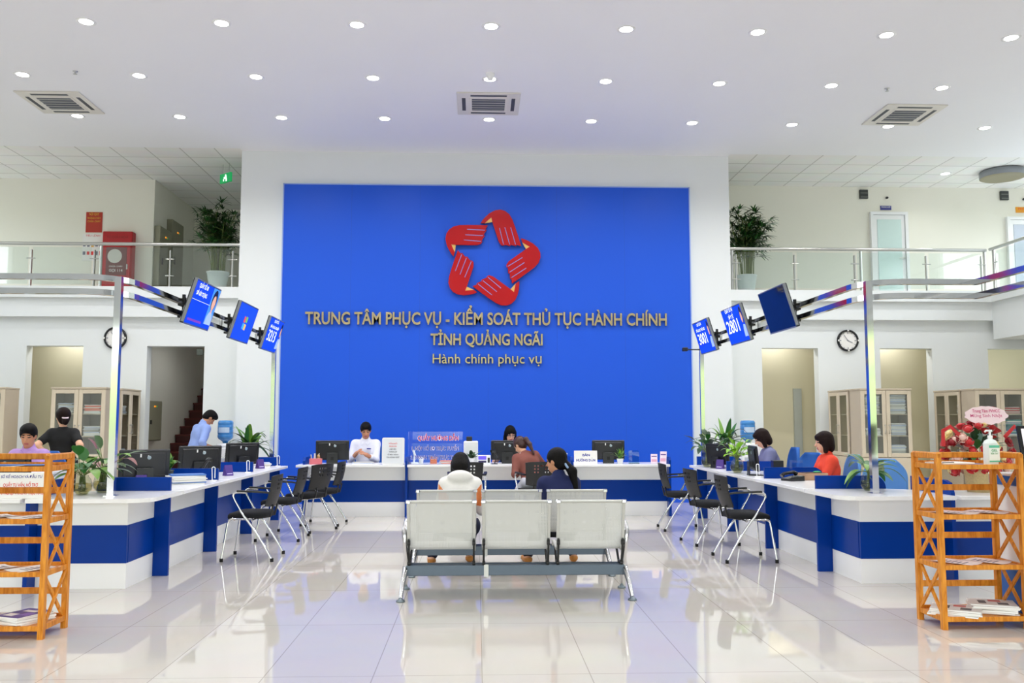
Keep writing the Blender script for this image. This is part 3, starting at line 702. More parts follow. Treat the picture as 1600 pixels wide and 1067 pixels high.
m_scr2 = M('deep_blue_screen', '1230B0', .12, emit=.45, ecol='1A48E8', coat=.6, var=.5, scale=5)
m_scroff = M('dark_navy_screen', '030B1E', .05, spec=.35, coat=.25, emit=.03, ecol='02256A')  # faint blue glow put into a screen that is off
m_scrt = M('screen_white', 'DFE6FF', .4, emit=.75); m_scrred = M('screen_magenta', '7C3AB0', .4, emit=.3)
m_scrsk = M('screen_skin', 'D9A58C', .4, emit=.35); m_scrhair = M('screen_hair', '15151E', .4); m_scrcl = M('screen_light_blue', '8FA6EE', .4, emit=.5)
m_scrbg = M('screen_mid_blue', '3F7FD8', .4, emit=.5)
def screen(s, y, kind, label, W_=.87, H_=.495, xo=0.0, zc=2.69):
    """television hung on the gantry rail, tilted down towards the aisle"""
    t = thing('hanging_screen', label, 'screen', (s * 3.38, y, zc), 0, 'screens hung on the gantries')
    # face normal towards the aisle, tipped down
    n = Vector((-s * math.cos(math.radians(17)), 0, -math.sin(math.radians(17))))
    F = fr(Vector((-s * .17, 0, 0)), (0, s * -1 * -1 if s < 0 else -1, 0), n) if False else fr(Vector((-s * .17, 0, 0)), (0, 1 if s < 0 else -1, 0), n)
    MB().box(-W_ / 2, W_ / 2, -H_ / 2, H_ / 2, -.045, 0, b=.006, T=F).box(-W_ * .36, W_ * .36, -H_ * .5 - .0, H_ * .3, -.075, -.045, b=.01, T=F).build('casing', m_blackgl, t)
    e = MB(); q = .012
    e.box(-W_ / 2 - .002, W_ / 2 + .002, -H_ / 2 - .003, -H_ / 2 + q, -.03, .003, T=F); e.box(-W_ / 2 - .002, -W_ / 2 + q * .7, -H_ / 2, H_ / 2, -.03, .003, T=F)
    e.box(W_ / 2 - q * .7, W_ / 2 + .002, -H_ / 2, H_ / 2, -.03, .003, T=F); e.box(-W_ / 2, W_ / 2, H_ / 2 - q * .7, H_ / 2 + .002, -.03, .003, T=F)
    e.build('bezel', [M('silver_bezel', '9A9DA4', .3, .6)], t)
    a, b_ = W_ / 2 - .012, H_ / 2 - .014
    p = MB().quad((-a, -b_, .0035), (a, -b_, .0035), (a, b_, .0035), (-a, b_, .0035), 0, F).build('display', [m_scroff if kind == 'off' else m_scr2 if kind == 'desktop' else m_scr], t)
    if kind == 'portrait':
        # a generic portrait beside two lines of words
        po = MB(); x0 = a - .24
        po.quad((x0, -b_ + .05, .0045), (a, -b_ + .05, .0045), (a, b_, .0045), (x0, b_, .0045), 0, F)
        po.prism([(x0 + .02, -b_ + .05), (x0 + .03, -.10), (x0 + .08, -.04), (x0 + .17, -.04), (a - .01, -.1), (a - .005, -b_ + .05)], .0050, .0055, 1, F)
        po.prism([(x0 + .125 + .085 * math.cos(k * PI / 12), .10 + .12 * math.sin(k * PI / 12)) for k in range(24)], .0058, .0062, 2, F)
        po.prism([(x0 + .125 + .058 * math.cos(k * PI / 12), .07 + .085 * math.sin(k * PI / 12)) for k in range(24)], .0065, .0069, 3, F)
        po.prism([(x0 + .10, -.05), (x0 + .10, 0), (x0 + .15, 0), (x0 + .15, -.05)], .0065, .0068, 3, F)
        po.build('portrait_picture', [m_scrbg, m_scrcl, m_scrhair, m_scrsk], p)
    if kind == 'number':
        po = MB(); x0 = a - .13
        po.prism([(x0 + .0, -b_ + .05), (x0 + .02, -.08), (x0 + .06, -.02), (a - .002, -.03), (a - .002, -b_ + .05)], .0050, .0055, 0, F)
        po.prism([(x0 + .08 + .05 * math.cos(k * PI / 12), .10 + .11 * math.sin(k * PI / 12)) for k in range(24)], .0058, .0062, 1, F)
        po.prism([(x0 + .075 + .034 * math.cos(k * PI / 12), .07 + .07 * math.sin(k * PI / 12)) for k in range(24)], .0065, .0069, 2, F)
        po.build('portrait_picture', [m_scrcl, m_scrhair, m_scrsk], p)
    return t, p, F, a, b_
def scr_text(p, F, rows):
    mb = MB()
    for (s_, x, y, w, h) in rows: mb.text(s_, w=w, h=h, T=F @ Matrix.Translation((x, y, .006)), bold=.0)
    mb.build('screen_lettering', [m_scrt], p)
t, p, F, a, b_ = screen(-1, 9.97, 'portrait', 'screen showing a portrait beside two lines of white words, nearest on the left gantry')
scr_text(p, F, [('QUẦY SỐ 08', -.17, .17, .30, .045), ('SỞ XÂY DỰNG', -.17, .085, .36, .045)])
MB().box(-a, .2, .03, .033, .004, .005, 0, T=F).box(-a + .06, .1, -.2, -.175, .004, .005, 1, T=F).build('screen_bar', [m_scrt, m_scrred], p)
t, p, F, a, b_ = screen(-1, 11.75, 'desktop', 'screen showing a glowing blue computer desktop, middle of the left gantry')
mb = MB()
for k, (dx, dy) in enumerate(((-.045, .045), (.045, .05), (-.05, -.045), (.04, -.05))):
    mb.prism([(dx - .04, dy - .035), (dx + .035, dy - .042), (dx + .04, dy + .035), (dx - .03, dy + .042)], .0045, .0055, k, F)
mb.build('desktop_mark', [M('mark_red', 'D8502E', .4, emit=.4), M('mark_green', '6FB03A', .4, emit=.4), M('mark_blue', '3A8FE0', .4, emit=.6), M('mark_yellow', 'E8B83A', .4, emit=.4)], p)
t, p, F, a, b_ = screen(-1, 13.4, 'number', 'screen showing the number 3213, farthest on the left gantry')
scr_text(p, F, [('QUẦY SỐ', -.05, .18, .26, .04), ('SỞ NÔNG NGHIỆP', -.06, .09, .52, .04), ('3213', -.08, -.1, .48, .16)])
t, p, F, a, b_ = screen(1, 10.1, 'off', 'switched-off dark navy screen reflecting the gold letters, nearest on the right gantry')
t, p, F, a, b_ = screen(1, 11.75, 'number', 'screen showing the number 2801, middle of the right gantry')
scr_text(p, F, [('QUẦY SỐ 04', -.08, .19, .34, .05), ('SỞ Y TẾ', -.06, .095, .22, .05), ('2801', -.09, -.09, .52, .17)])
t, p, F, a, b_ = screen(1, 13.4, 'number', 'screen showing the number 3001, farthest on the right gantry')
scr_text(p, F, [('QUẦY SỐ 03', -.06, .18, .26, .04), ('SỞ GIAO THÔNG', -.06, .095, .50, .04), ('3001', -.08, -.1, .48, .16)])
def rail_mount(s, y):
    pass
for o in [o for o in list(COL.objects) if o.name.startswith('hanging_screen')]:
    s = -1 if o.location.x < 0 else 1
    m = MB()
    for dy in (-.16, .16):
        m.box(s * .0, -s * .03, dy - .015, dy + .015, -.17, .10)
        m.box(-s * .03, -s * .09, dy - .012, dy + .012, .03, .06); m.box(-s * .03, -s * .05, dy - .012, dy + .012, -.12, -.09)
    for z in (ZR[0] - o.location.z, ZR[1] - o.location.z): m.box(-.038, .038, -.2, .2, z - .038, z + .038)
    m.build('wall_bracket', m_black, o)
t = thing('small_camera', 'tiny dark camera on the far end of the right gantry, beside screen 3001', 'camera', (3.10, 14.2, 2.56))
MB().box(-.04, .04, -.07, .03, -.03, .03, b=.01).build('housing', m_black, t); MB().tube([(0, 0, 0), (.28, .02, .0)], .01, 8).build('arm', m_black, t)

# ================================================================== VISITOR CHAIRS
def make_visitor_chair(label):
    t = thing('visitor_chair', label, 'chair', group='black visitor chairs at the counters')
    # seat cushion
    P = [(-.20, .20), (.20, .20), (.235, .12), (.24, -.1), (.20, -.24), (-.20, -.24), (-.24, -.1), (-.235, .12)]
    pts = []
    for i in range(len(P)):
        a, b_, c = Vector(P[i - 1]), Vector(P[i]), Vector(P[(i + 1) % len(P)])
        for q in (.25, .5, .75): pts.append(tuple((a + b_) / 2 * (1 - q) ** 2 + b_ * 2 * q * (1 - q) + (b_ + c) / 2 * q * q))
    n = len(pts); vs = []; fs = []
    lv = [(.90, .432), (.98, .436), (1.0, .45), (.99, .475), (.93, .49), (.6, .497), (.01, .499)]
    for k, z in lv:
        for (x, y) in pts: vs.append((x * k, y * k, z - (.03 * max(0, (y - .08) / .15) ** 2 if y > .08 else 0)))
    for i in range(len(lv) - 1):
        for q in range(n): fs.append((i * n + q, i * n + (q + 1) % n, (i + 1) * n + (q + 1) % n, (i + 1) * n + q))
    fs.append(tuple(range(n))[::-1]); fs.append(tuple(range((len(lv) - 1) * n, len(lv) * n)))
    MB().add(vs, fs, 0, True).build('seat', m_fabric, t)
    # curved backrest with punched square holes
    nu, nv = 20, 15; mb = MB(); vs = []; fs = []
    def bp(u, v, off):
        x = (u - .5) * (.40 + .05 * v); yy = -.245 - .05 * v - .02 * v * v + .05 * ((u - .5) * 2) ** 2 - .02 * math.sin(PI * v)
        return (x, yy - off, .54 + .33 * v - .012 * ((u - .5) * 2) ** 4 * (1 if v > .5 else -1))
    holes = {(i, j) for i in (5, 7, 12, 14) for j in (8, 10, 12)} | {(i, 12) for i in (9, 10)}
    for off in (0, .014):
        for j in range(nv + 1):
            for i in range(nu + 1): vs.append(bp(i / nu, j / nv, off))
    m = (nu + 1) * (nv + 1)
    g = lambda i, j, k: k * m + j * (nu + 1) + i
    for j in range(nv):
        for i in range(nu):
            if (i, j) in holes:
                for (a, b_) in (((i, j), (i + 1, j)), ((i + 1, j), (i + 1, j + 1)), ((i + 1, j + 1), (i, j + 1)), ((i, j + 1), (i, j))):
                    fs.append((g(*a, 0), g(*b_, 0), g(*b_, 1), g(*a, 1)))
                continue
            fs.append((g(i, j, 0), g(i, j + 1, 0), g(i + 1, j + 1, 0), g(i + 1, j, 0))); fs.append((g(i, j, 1), g(i + 1, j, 1), g(i + 1, j + 1, 1), g(i, j + 1, 1)))
    for i in range(nu): fs.append((g(i, 0, 0), g(i + 1, 0, 0), g(i + 1, 0, 1), g(i, 0, 1))); fs.append((g(i, nv, 0), g(i, nv, 1), g(i + 1, nv, 1), g(i + 1, nv, 0)))
    for j in range(nv): fs.append((g(0, j, 0), g(0, j, 1), g(0, j + 1, 1), g(0, j + 1, 0))); fs.append((g(nu, j, 0), g(nu, j + 1, 0), g(nu, j + 1, 1), g(nu, j, 1)))
    mb.add(vs, fs, 0, False); mb.build('backrest', m_black, t)
    for s in (-1, 1):
        x = s * .255
        path = bez((x + s * .02, -.30, .012), (x, -.16, .27), (x, .0, .46), 8)[:-1] + bez((x, .0, .46), (x, .07, .57), (x, .105, .635), 4)[:-1] + bez((x, .105, .635), (x, .135, .70), (x, .055, .70), 6) + [(x, -.02, .695)]
        l = MB().tube(path, .0125, 10).build('leg', m_chrome, t)
        MB().cyl(.018, 0, .035, 12, c=(x + s * .02, -.298, 0)).build('foot_cap', m_rubber, l)
        fp = rounded([(x * .96 + s * .02, .21, .012), (x * .93, .155, .425), (x * .9, -.10, .425), (x * .98, -.10, .33)], .06, 6)[:-1]
        l = MB().tube([(x * .96 + s * .02, .215, .012), (x * .945, .17, .36)] + bez((x * .94, .166, .38), (x * .93, .16, .43), (x * .93, .11, .428), 5) + [(x * .93, -.08, .425), (x, -.085, .41)], .0115, 10).build('leg', m_chrome, t)
        MB().cyl(.018, 0, .035, 12, c=(x * .96 + s * .02, .214, 0)).build('foot_cap', m_rubber, l)
        MB().sq([(x, .075, .712), (x, -.05, .708), (x * .96, -.2, .70), (x * .86, -.245, .69)], .018, .045, up=(0, 0, 1)).build('armrest', m_black, t)
    for yy, zz in ((-.085, .415), (.10, .42)): MB().tube([(-.235, yy, zz), (.235, yy, zz)], .011, 8).build('cross_bar', m_chrome, t)
    for s in (-.1, .1): MB().tube([(s, -.1, .42), (s, -.235, .44), (s, -.262, .56)], .011, 8).build('back_support', m_black, t)
    return t
CH = [(-2.58, 9.72, 90, 'black visitor chair at the left counters, nearest to the viewer'),
      (-2.60, 11.25, 88, 'black visitor chair at the left counters, second from the viewer'),
      (-2.45, 12.12, 62, 'black visitor chair with punched backrest turned to the back, third at the left counters'),
      (-2.36, 12.82, 86, 'black visitor chair at the left counters, farthest and edge-on'),
      (2.62, 9.43, -90, 'black visitor chair at the right counters, nearest to the viewer'),
      (2.58, 10.68, -84, 'black visitor chair at the right counters, middle of three'),
      (2.55, 12.05, -92, 'black visitor chair at the right counters, farthest of three'),
      (-.33, 12.74, 0, 'empty black visitor chair at the back counter, behind the woman in the white hoodie'),
      (.62, 12.78, 14, 'black visitor chair at the back counter with the woman in brown sitting on it')]
ch0 = make_visitor_chair(CH[0][3]); ch0.location = (CH[0][0], CH[0][1], 0); ch0.rotation_euler = (0, 0, math.radians(CH[0][2]))
for x, y, r, lab in CH[1:]: dup(ch0, (x, y, 0), math.radians(r), lab)

# ================================================================== WAITING BENCHES
def make_bench(label):
    t = thing('waiting_bench', label, 'bench', group='three-seat steel waiting benches')
    prof = rounded([(-.21, .775), (-.165, .62), (-.105, .37), (.30, .40), (.36, .355)], .07, 7)
    # profile in (y, z), extra samples on the straight stretches
    pp = [prof[0]]
    for a, b_ in zip(prof, prof[1:]):
        k = max(1, int((Vector(b_ + (0,)) - Vector(a + (0,))).length / .05)) if False else max(1, int((Vector(b_) - Vector(a)).length / .05))
        pp += [Vector(a).lerp(Vector(b_), (i + 1) / k) for i in range(k)]
    L_ = [0]
    for a, b_ in zip(pp, pp[1:]): L_.append(L_[-1] + (Vector(b_) - Vector(a)).length)
    for cx in (-.61, 0, .61):
        w = .268
        vs = []; fs = []; uv = []
        for i, q in enumerate(pp):
            for sx in (-1, 1): vs.append((cx + sx * (w - .01), q[0], q[1])); uv.append((sx * (w - .01) + 1, L_[i]))
        for i in range(len(pp) - 1): fs.append((2 * i, 2 * i + 1, 2 * i + 3, 2 * i + 2))
        o = MB().add(vs, fs, 0, True).build('seat_shell', m_perf, t)
        ul = o.data.uv_layers.new(name='UVMap')
        for lp in o.data.loops: ul.data[lp.index].uv = uv[lp.vertex_index]
        for sx in (-1, 1):
            MB().sq([(cx + sx * w, q[0], q[1]) for q in pp], .022, .022, up=(1, 0, 0)).build('side_rail', m_silver, o)
        MB().tube([(cx - w - .012, -.212, .778), (cx + w + .012, -.212, .778)], .012, 8).build('top_rail', m_silver, o)
        mb = MB()
        for sx in (-1, 1): mb.box(cx + sx * w - .02, cx + sx * w + .02, -.232, -.196, .762, .792, b=.006)
        mb.build('corner_cap', m_chrome, o)
        for sx in (-1, 1):
            br = MB(); x = cx + sx * (w - .004)
            br.sq([(x, -.155, .47), (x, -.125, .36), (x, -.06, .25)], .016, .028, up=(1, 0, 0)); br.sq([(x, -.06, .25), (x, .08, .26), (x, .22, .375)], .016, .022, up=(1, 0, 0))
            br.cyl(.022, -.012, .012, 12, T=fr((x, -.142, .44), (0, 1, 0), (1, 0, 0))); br.cyl(.018, -.012, .012, 12, T=fr((x, -.072, .268), (0, 1, 0), (1, 0, 0)))
            br.build('bracket', m_black, o)
    MB().box(-.9, .9, -.075, -.03, .165, .25, b=.004).box(-.9, .9, .03, .075, .165, .25, b=.004).build('beam', m_beam, t)
    for s in (-1, 1):
        x = s * .905
        f = MB().tube([(x + s * .0, .26, .585), (x, .1, .60), (x + s * .0, -.06, .585), (x + s * .008, -.13, .53), (x - s * .0, -.11, .42), (x - s * .012, -.07, .30), (x, -.03, .21)], [.022, .024, .022, .021, .021, .023, .026], 12)
        f.tube([(x, -.03, .23), (x + s * .0, -.10, .20), (x + s * .012, -.20, .12), (x + s * .02, -.29, .025)], [.026, .024, .02, .016], 12)
        f.tube([(x, -.03, .23), (x, .08, .20), (x + s * .012, .17, .12), (x + s * .02, .25, .025)], [.026, .024, .02, .016], 12)
        l = f.build('leg', m_alu, t)
        for y in (-.29, .25): MB().lathe([(.0, .03), (.016, .03), (.02, .018), (.034, .014), (.036, 0), (0, 0)], 18, c=(x + s * .02, y, 0)).build('foot_pad', M('steel_foot', '7F8A92', .3, .7), l)
        MB().sq([(x, .27, .602), (x, .1, .622), (x, -.05, .61)], .034, .012, up=(0, 0, 1)).build('armrest', m_alu, t)
    MB().box(-.262, -.225, -.082, -.075, .155, .255).build('joint_clip', m_silver, t)
    return t
b0 = make_bench('perforated steel three-seat bench nearest the viewer, empty, seen from behind'); b0.location = (.125, 7.63, 0)
dup(b0, (.13, 8.76, 0), 0, 'perforated steel three-seat bench farther from the viewer, two women sitting on it')

# ================================================================== BAMBOO SHELVES
def make_rack(label):
    t = thing('bamboo_shelf', label, 'shelf', group='bamboo magazine shelves')
    w, d, H_ = .62, .37, 1.21       # local x 0..w, y 0 (viewer side) .. d
    for x in (0.018, w - .018):
        for y in (.018, d - .018): MB().sq([(x, y, 0), (x, y, H_ - .012)], .036, up=(0, 1, 0)).build('post', m_wood, t)
    for x in (.018, w - .018):
        MB().box(x - .016, x + .016, 0, d, H_ - .045, H_, b=.008).build('top_rail', m_wood, t)
    MB().box(0, w, d - .03, d - .008, H_ - .05, H_ - .008, b=.004).build('back_rail', m_wood, t)
    SZ = (1.115, .77, .425, .075)
    for z in SZ:
        s = MB().box(.03, w - .03, .012, d - .012, z - .006, z + .006)
        s.build('shelf_board', m_wood, t)
        f = MB().box(.03, w - .03, .004, .022, z - .022, z + .012, b=.003).box(.03, w - .03, d - .02, d - .004, z - .022, z + .026, b=.003)
        for x in (.018, w - .018): f.box(x - .012, x + .012, .03, d - .03, z - .022, z + .014, b=.003)
        f.build('shelf_edge', m_wood, t)
    for z in (.945, .60, .255): MB().box(.03, w - .03, d - .028, d - .012, z - .022, z + .022, b=.003).build('back_rail', m_wood, t)
    for x in (.018, w - .018):
        for z0, z1 in ((.785, 1.095), (.44, .75), (.09, .405)):
            for a, b_ in ((.04, d - .04), (d - .04, .04)):
                MB().sq([(x + (.006 if a < b_ else -.006), a, z0), (x + (.006 if a < b_ else -.006), b_, z1)], .014, .024, up=(1, 0, 0)).build('cross_brace', m_wood, t)
    return t
rkL = make_rack('orange bamboo shelf at far left holding papers and magazines'); rkL.location = (-3.04 - .62, 6.18, 0)
rkR = dup(rkL, (3.0, 6.22, 0), 0, 'orange bamboo shelf at far right with a pump bottle on top')

# ================================================================== BEIGE CABINETS
def make_cabinet(label, W_=.86, D_=.45, H_=1.97):
    """front faces -y, origin at the floor under the front left corner"""
    t = thing('filing_cabinet', label, 'cabinet', group='beige glass-door cabinets')
    c = MB()
    for x0, x1 in ((0, .02), (W_ - .02, W_), (W_ / 2 - .01, W_ / 2 + .01)): c.box(x0, x1, .02, D_, .06, H_ - .03)
    c.box(0, W_, D_ - .012, D_, .06, H_ - .03).box(.02, W_ - .02, .02, D_, .06, .08)
    c.box(-.01, W_ + .01, -.005, D_, H_ - .03, H_, 0, .004)
    c.build('carcass', [m_beigeside], t); MB().box(.02, W_ - .02, .05, D_ - .02, 0, .06).build('plinth', m_beigeside, t)
    s = MB()
    for z in (.80, 1.18, 1.54): s.box(.02, W_ - .02, .04, D_ - .012, z - .009, z + .009)
    s.build('shelf_board', m_beige, t)
    for k in (0, 1):
        x0, x1 = k * W_ / 2 + .003, (k + 1) * W_ / 2 - .003
        d = MB(); f = .065; z0, z1 = .83, H_ - .035
        d.box(x0, x0 + f, 0, .02, z0, z1, b=.003).box(x1 - f, x1, 0, .02, z0, z1, b=.003).box(x0 + f, x1 - f, 0, .02, z0, z0 + f, b=.003).box(x0 + f, x1 - f, 0, .02, z1 - f, z1, b=.003)
        o = d.build('door', [m_beige], t)
        MB().box(x0 + f, x1 - f, .008, .012, z0 + f, z1 - f).build('door_glass', [m_cabg], o)
        hx = x1 - .03 if k == 0 else x0 + .03
        MB().tube([(hx, 0, 1.22), (hx, -.03, 1.22), (hx, -.03, 1.36), (hx, 0, 1.36)], .006, 8).build('door_handle', m_steel, o)
        o = MB().box(x0, x1, 0, .02, .08, .82, b=.003).build('lower_door', [m_beige], t)
        MB().tube([(hx, 0, .6), (hx, -.03, .6), (hx, -.03, .72), (hx, 0, .72)], .006, 8).build('door_handle', m_steel, o)
    return t
cab0 = make_cabinet('beige glass-door cabinet on the left wall facing the viewer, behind the woman in black'); cab0.location = (-7.03, 14.8, 0)
CABS = [((-6.10, 15.27, 0), PI / 2, 'beige glass-door cabinet on the left, seen edge-on behind the chrome post'),
        ((-8.62, 14.8, 0), 0, 'beige cabinet cut off by the left edge of the picture'),
        ((6.15, 16.13, 0), -PI / 2, 'beige cabinet on the right turned sideways, behind the woman in red'),
        ((6.17, 14.8, 0), 0, 'beige glass-door cabinet facing the viewer, behind the right chrome post'),
        ((8.1, 16.13, 0), -PI / 2, 'beige cabinet at far right turned sideways, left behind the red flowers'),
        ((8.12, 14.8, 0), 0, 'beige cabinet at the right edge facing the viewer, behind the red flowers')]
for loc, rz, lab in CABS: dup(cab0, loc, rz, lab)
def paper_stack(x, y, z, w, d, h, label, seed, cols=None, name='paper_stack', cat='papers', group='paper stacks in the cabinets', rz=0.0):
    r = random.Random(seed); mb = MB(); n = max(3, int(h / .012)); zz = 0
    mats = [m_paper, M('bluish_paper', 'C9D3EA', .8, var=.03), M('greyish_paper', 'C4C0B8', .8, var=.05)] + (cols or [])
    for i in range(n):
        hh = h / n * r.uniform(.8, 1.2); a = r.uniform(-.09, .09)
        T_ = Matrix.Translation((r.uniform(-.012, .012), r.uniform(-.01, .01), zz)) @ Matrix.Rotation(a, 4, 'Z')
        mi = r.choice([0, 0, 1, 2]) if not cols else (3 + r.randrange(len(cols)) if r.random() < .6 else 0)
        mb.box(-w / 2, w / 2, -d / 2, d / 2, 0, hh * .94, mi, T=T_); zz += hh
    o = mb.build(name, mats); o.location = (x, y, z); o.rotation_euler = (0, 0, rz); return tag(o, label, cat, group)
m_redfile = M('red_folder', 'D24A48', .6, var=.05); m_pinkfile = M('coral_folder', 'EE8A70', .6, var=.05); m_bluefile = M('blue_folder', '4A78C0', .6, var=.05); m_greenfile = M('teal_folder', '4C9A98', .6)
SH = (1.549, 1.189, .809)
paper_stack(-6.82, 14.985, SH[0], .24, .3, .16, 'loose stack of papers on the top shelf of the left cabinet, left door', 1)
paper_stack(-6.39, 14.985, SH[0], .26, .3, .13, 'coral red folders and papers on the top shelf of the left cabinet, right door', 2, [m_pinkfile, m_pinkfile])
paper_stack(-6.39, 14.985, SH[1], .26, .3, .15, 'bluish papers on the middle shelf of the left cabinet, right door', 3)
paper_stack(-6.40, 14.985, SH[2], .27, .3, .1, 'papers on the low shelf of the left cabinet, right door', 4)
paper_stack(-6.84, 14.985, SH[1], .22, .3, .1, 'papers on the middle shelf of the left cabinet, hidden partly by the woman in black', 5)
paper_stack(-6.3, 15.5, SH[0], .3, .24, .13, 'papers on the top shelf of the edge-on left cabinet', 6)
paper_stack(-6.3, 15.5, SH[2], .3, .24, .16, 'papers low in the edge-on left cabinet', 7)
paper_stack(6.38, 14.985, SH[0], .24, .3, .3, 'tall white paper pile top left in the cabinet behind the right chrome post', 8)
paper_stack(6.81, 14.985, SH[0], .27, .3, .31, 'tall white paper pile top right in the cabinet behind the right chrome post', 9)
paper_stack(6.81, 14.985, SH[1], .26, .3, .2, 'white papers on the middle right shelf of the cabinet behind the right chrome post', 10)
paper_stack(6.39, 14.985, SH[1], .24, .3, .12, 'bluish papers on the middle left shelf of the cabinet behind the right chrome post', 11)
paper_stack(6.80, 14.985, SH[2], .26, .3, .22, 'bluish papers on the low shelf of the cabinet behind the right chrome post', 12)
paper_stack(8.34, 14.985, SH[0], .26, .3, .12, 'red folders on the top left shelf of the cabinet at the right edge', 13, [m_redfile, m_redfile])
paper_stack(8.77, 14.985, SH[0], .26, .3, .12, 'red folders on the top right shelf of the cabinet at the right edge', 14, [m_redfile, m_redfile])
paper_stack(8.77, 14.985, SH[1], .27, .3, .26, 'blue and teal folders on the middle right shelf of the cabinet at the right edge', 15, [m_bluefile, m_greenfile])
paper_stack(8.34, 14.985, SH[1], .25, .3, .08, 'thin papers on the middle left shelf of the cabinet at the right edge', 16)
paper_stack(8.34, 15.4, SH[0], .3, .24, .17, 'papers on the top shelf of the sideways cabinet behind the red flowers', 17)

# ================================================================== WATER DISPENSERS
m_bottle = M('blue_water_bottle', '3F86C8', .12, var=.15, scale=6, coat=.4)
def dispenser(x, y, label, blab):
    t = thing('water_dispenser', label, 'water dispenser', (x, y, 0), 0, 'water dispensers')
    MB().box(-.15, .15, -.15, .15, 0, .98, b=.02).build('body', m_white, t)
    MB().lathe([(.13, .98), (.15, 1.0), (.13, 1.04), (.08, 1.05)], 24).build('bottle_seat', m_white, t)
    MB().box(-.11, .11, -.155, -.15, .55, .8, b=.002).build('tap_recess', M('dispenser_grey', 'B9BFC6', .5), t)
    for sx, mm in ((-.05, M('tap_blue', '2E62C8', .4)), (.05, M('tap_red', 'C83A30', .4))): MB().box(sx - .015, sx + .015, -.19, -.15, .72, .75, b=.004).build('tap', mm, t)
    o = thing('water_bottle', blab, 'water bottle', (x, y, 1.04), 0, 'large water bottles')
    pr = [(.03, .0), (.045, .02), (.05, .04), (.11, .08), (.13, .11), (.13, .15), (.125, .16), (.13, .17), (.13, .23), (.125, .24), (.13, .25), (.13, .31), (.125, .32), (.13, .33), (.128, .37), (.11, .395), (.0, .40)]
    MB().lathe(pr, 28).build('shell', m_bottle, o)
    w = MB()
    for k in range(6):
        a0, a1 = -PI / 2 - .75 + k * .25, -PI / 2 - .75 + (k + 1) * .25
        w.quad((.132 * math.cos(a0), .132 * math.sin(a0), .19), (.132 * math.cos(a1), .132 * math.sin(a1), .19), (.132 * math.cos(a1), .132 * math.sin(a1), .28), (.132 * math.cos(a0), .132 * math.sin(a0), .28))
    w.build('label', [M('bottle_label', 'BFD3EA', .4)], o)
dispenser(-4.50, 15.72, 'white water dispenser on the left, in front of the man in light blue', 'blue water bottle on the left dispenser, next to the bending man')
dispenser(4.55, 15.75, 'white water dispenser by the right wall behind the plants', 'blue water bottle on the right dispenser above the plants')

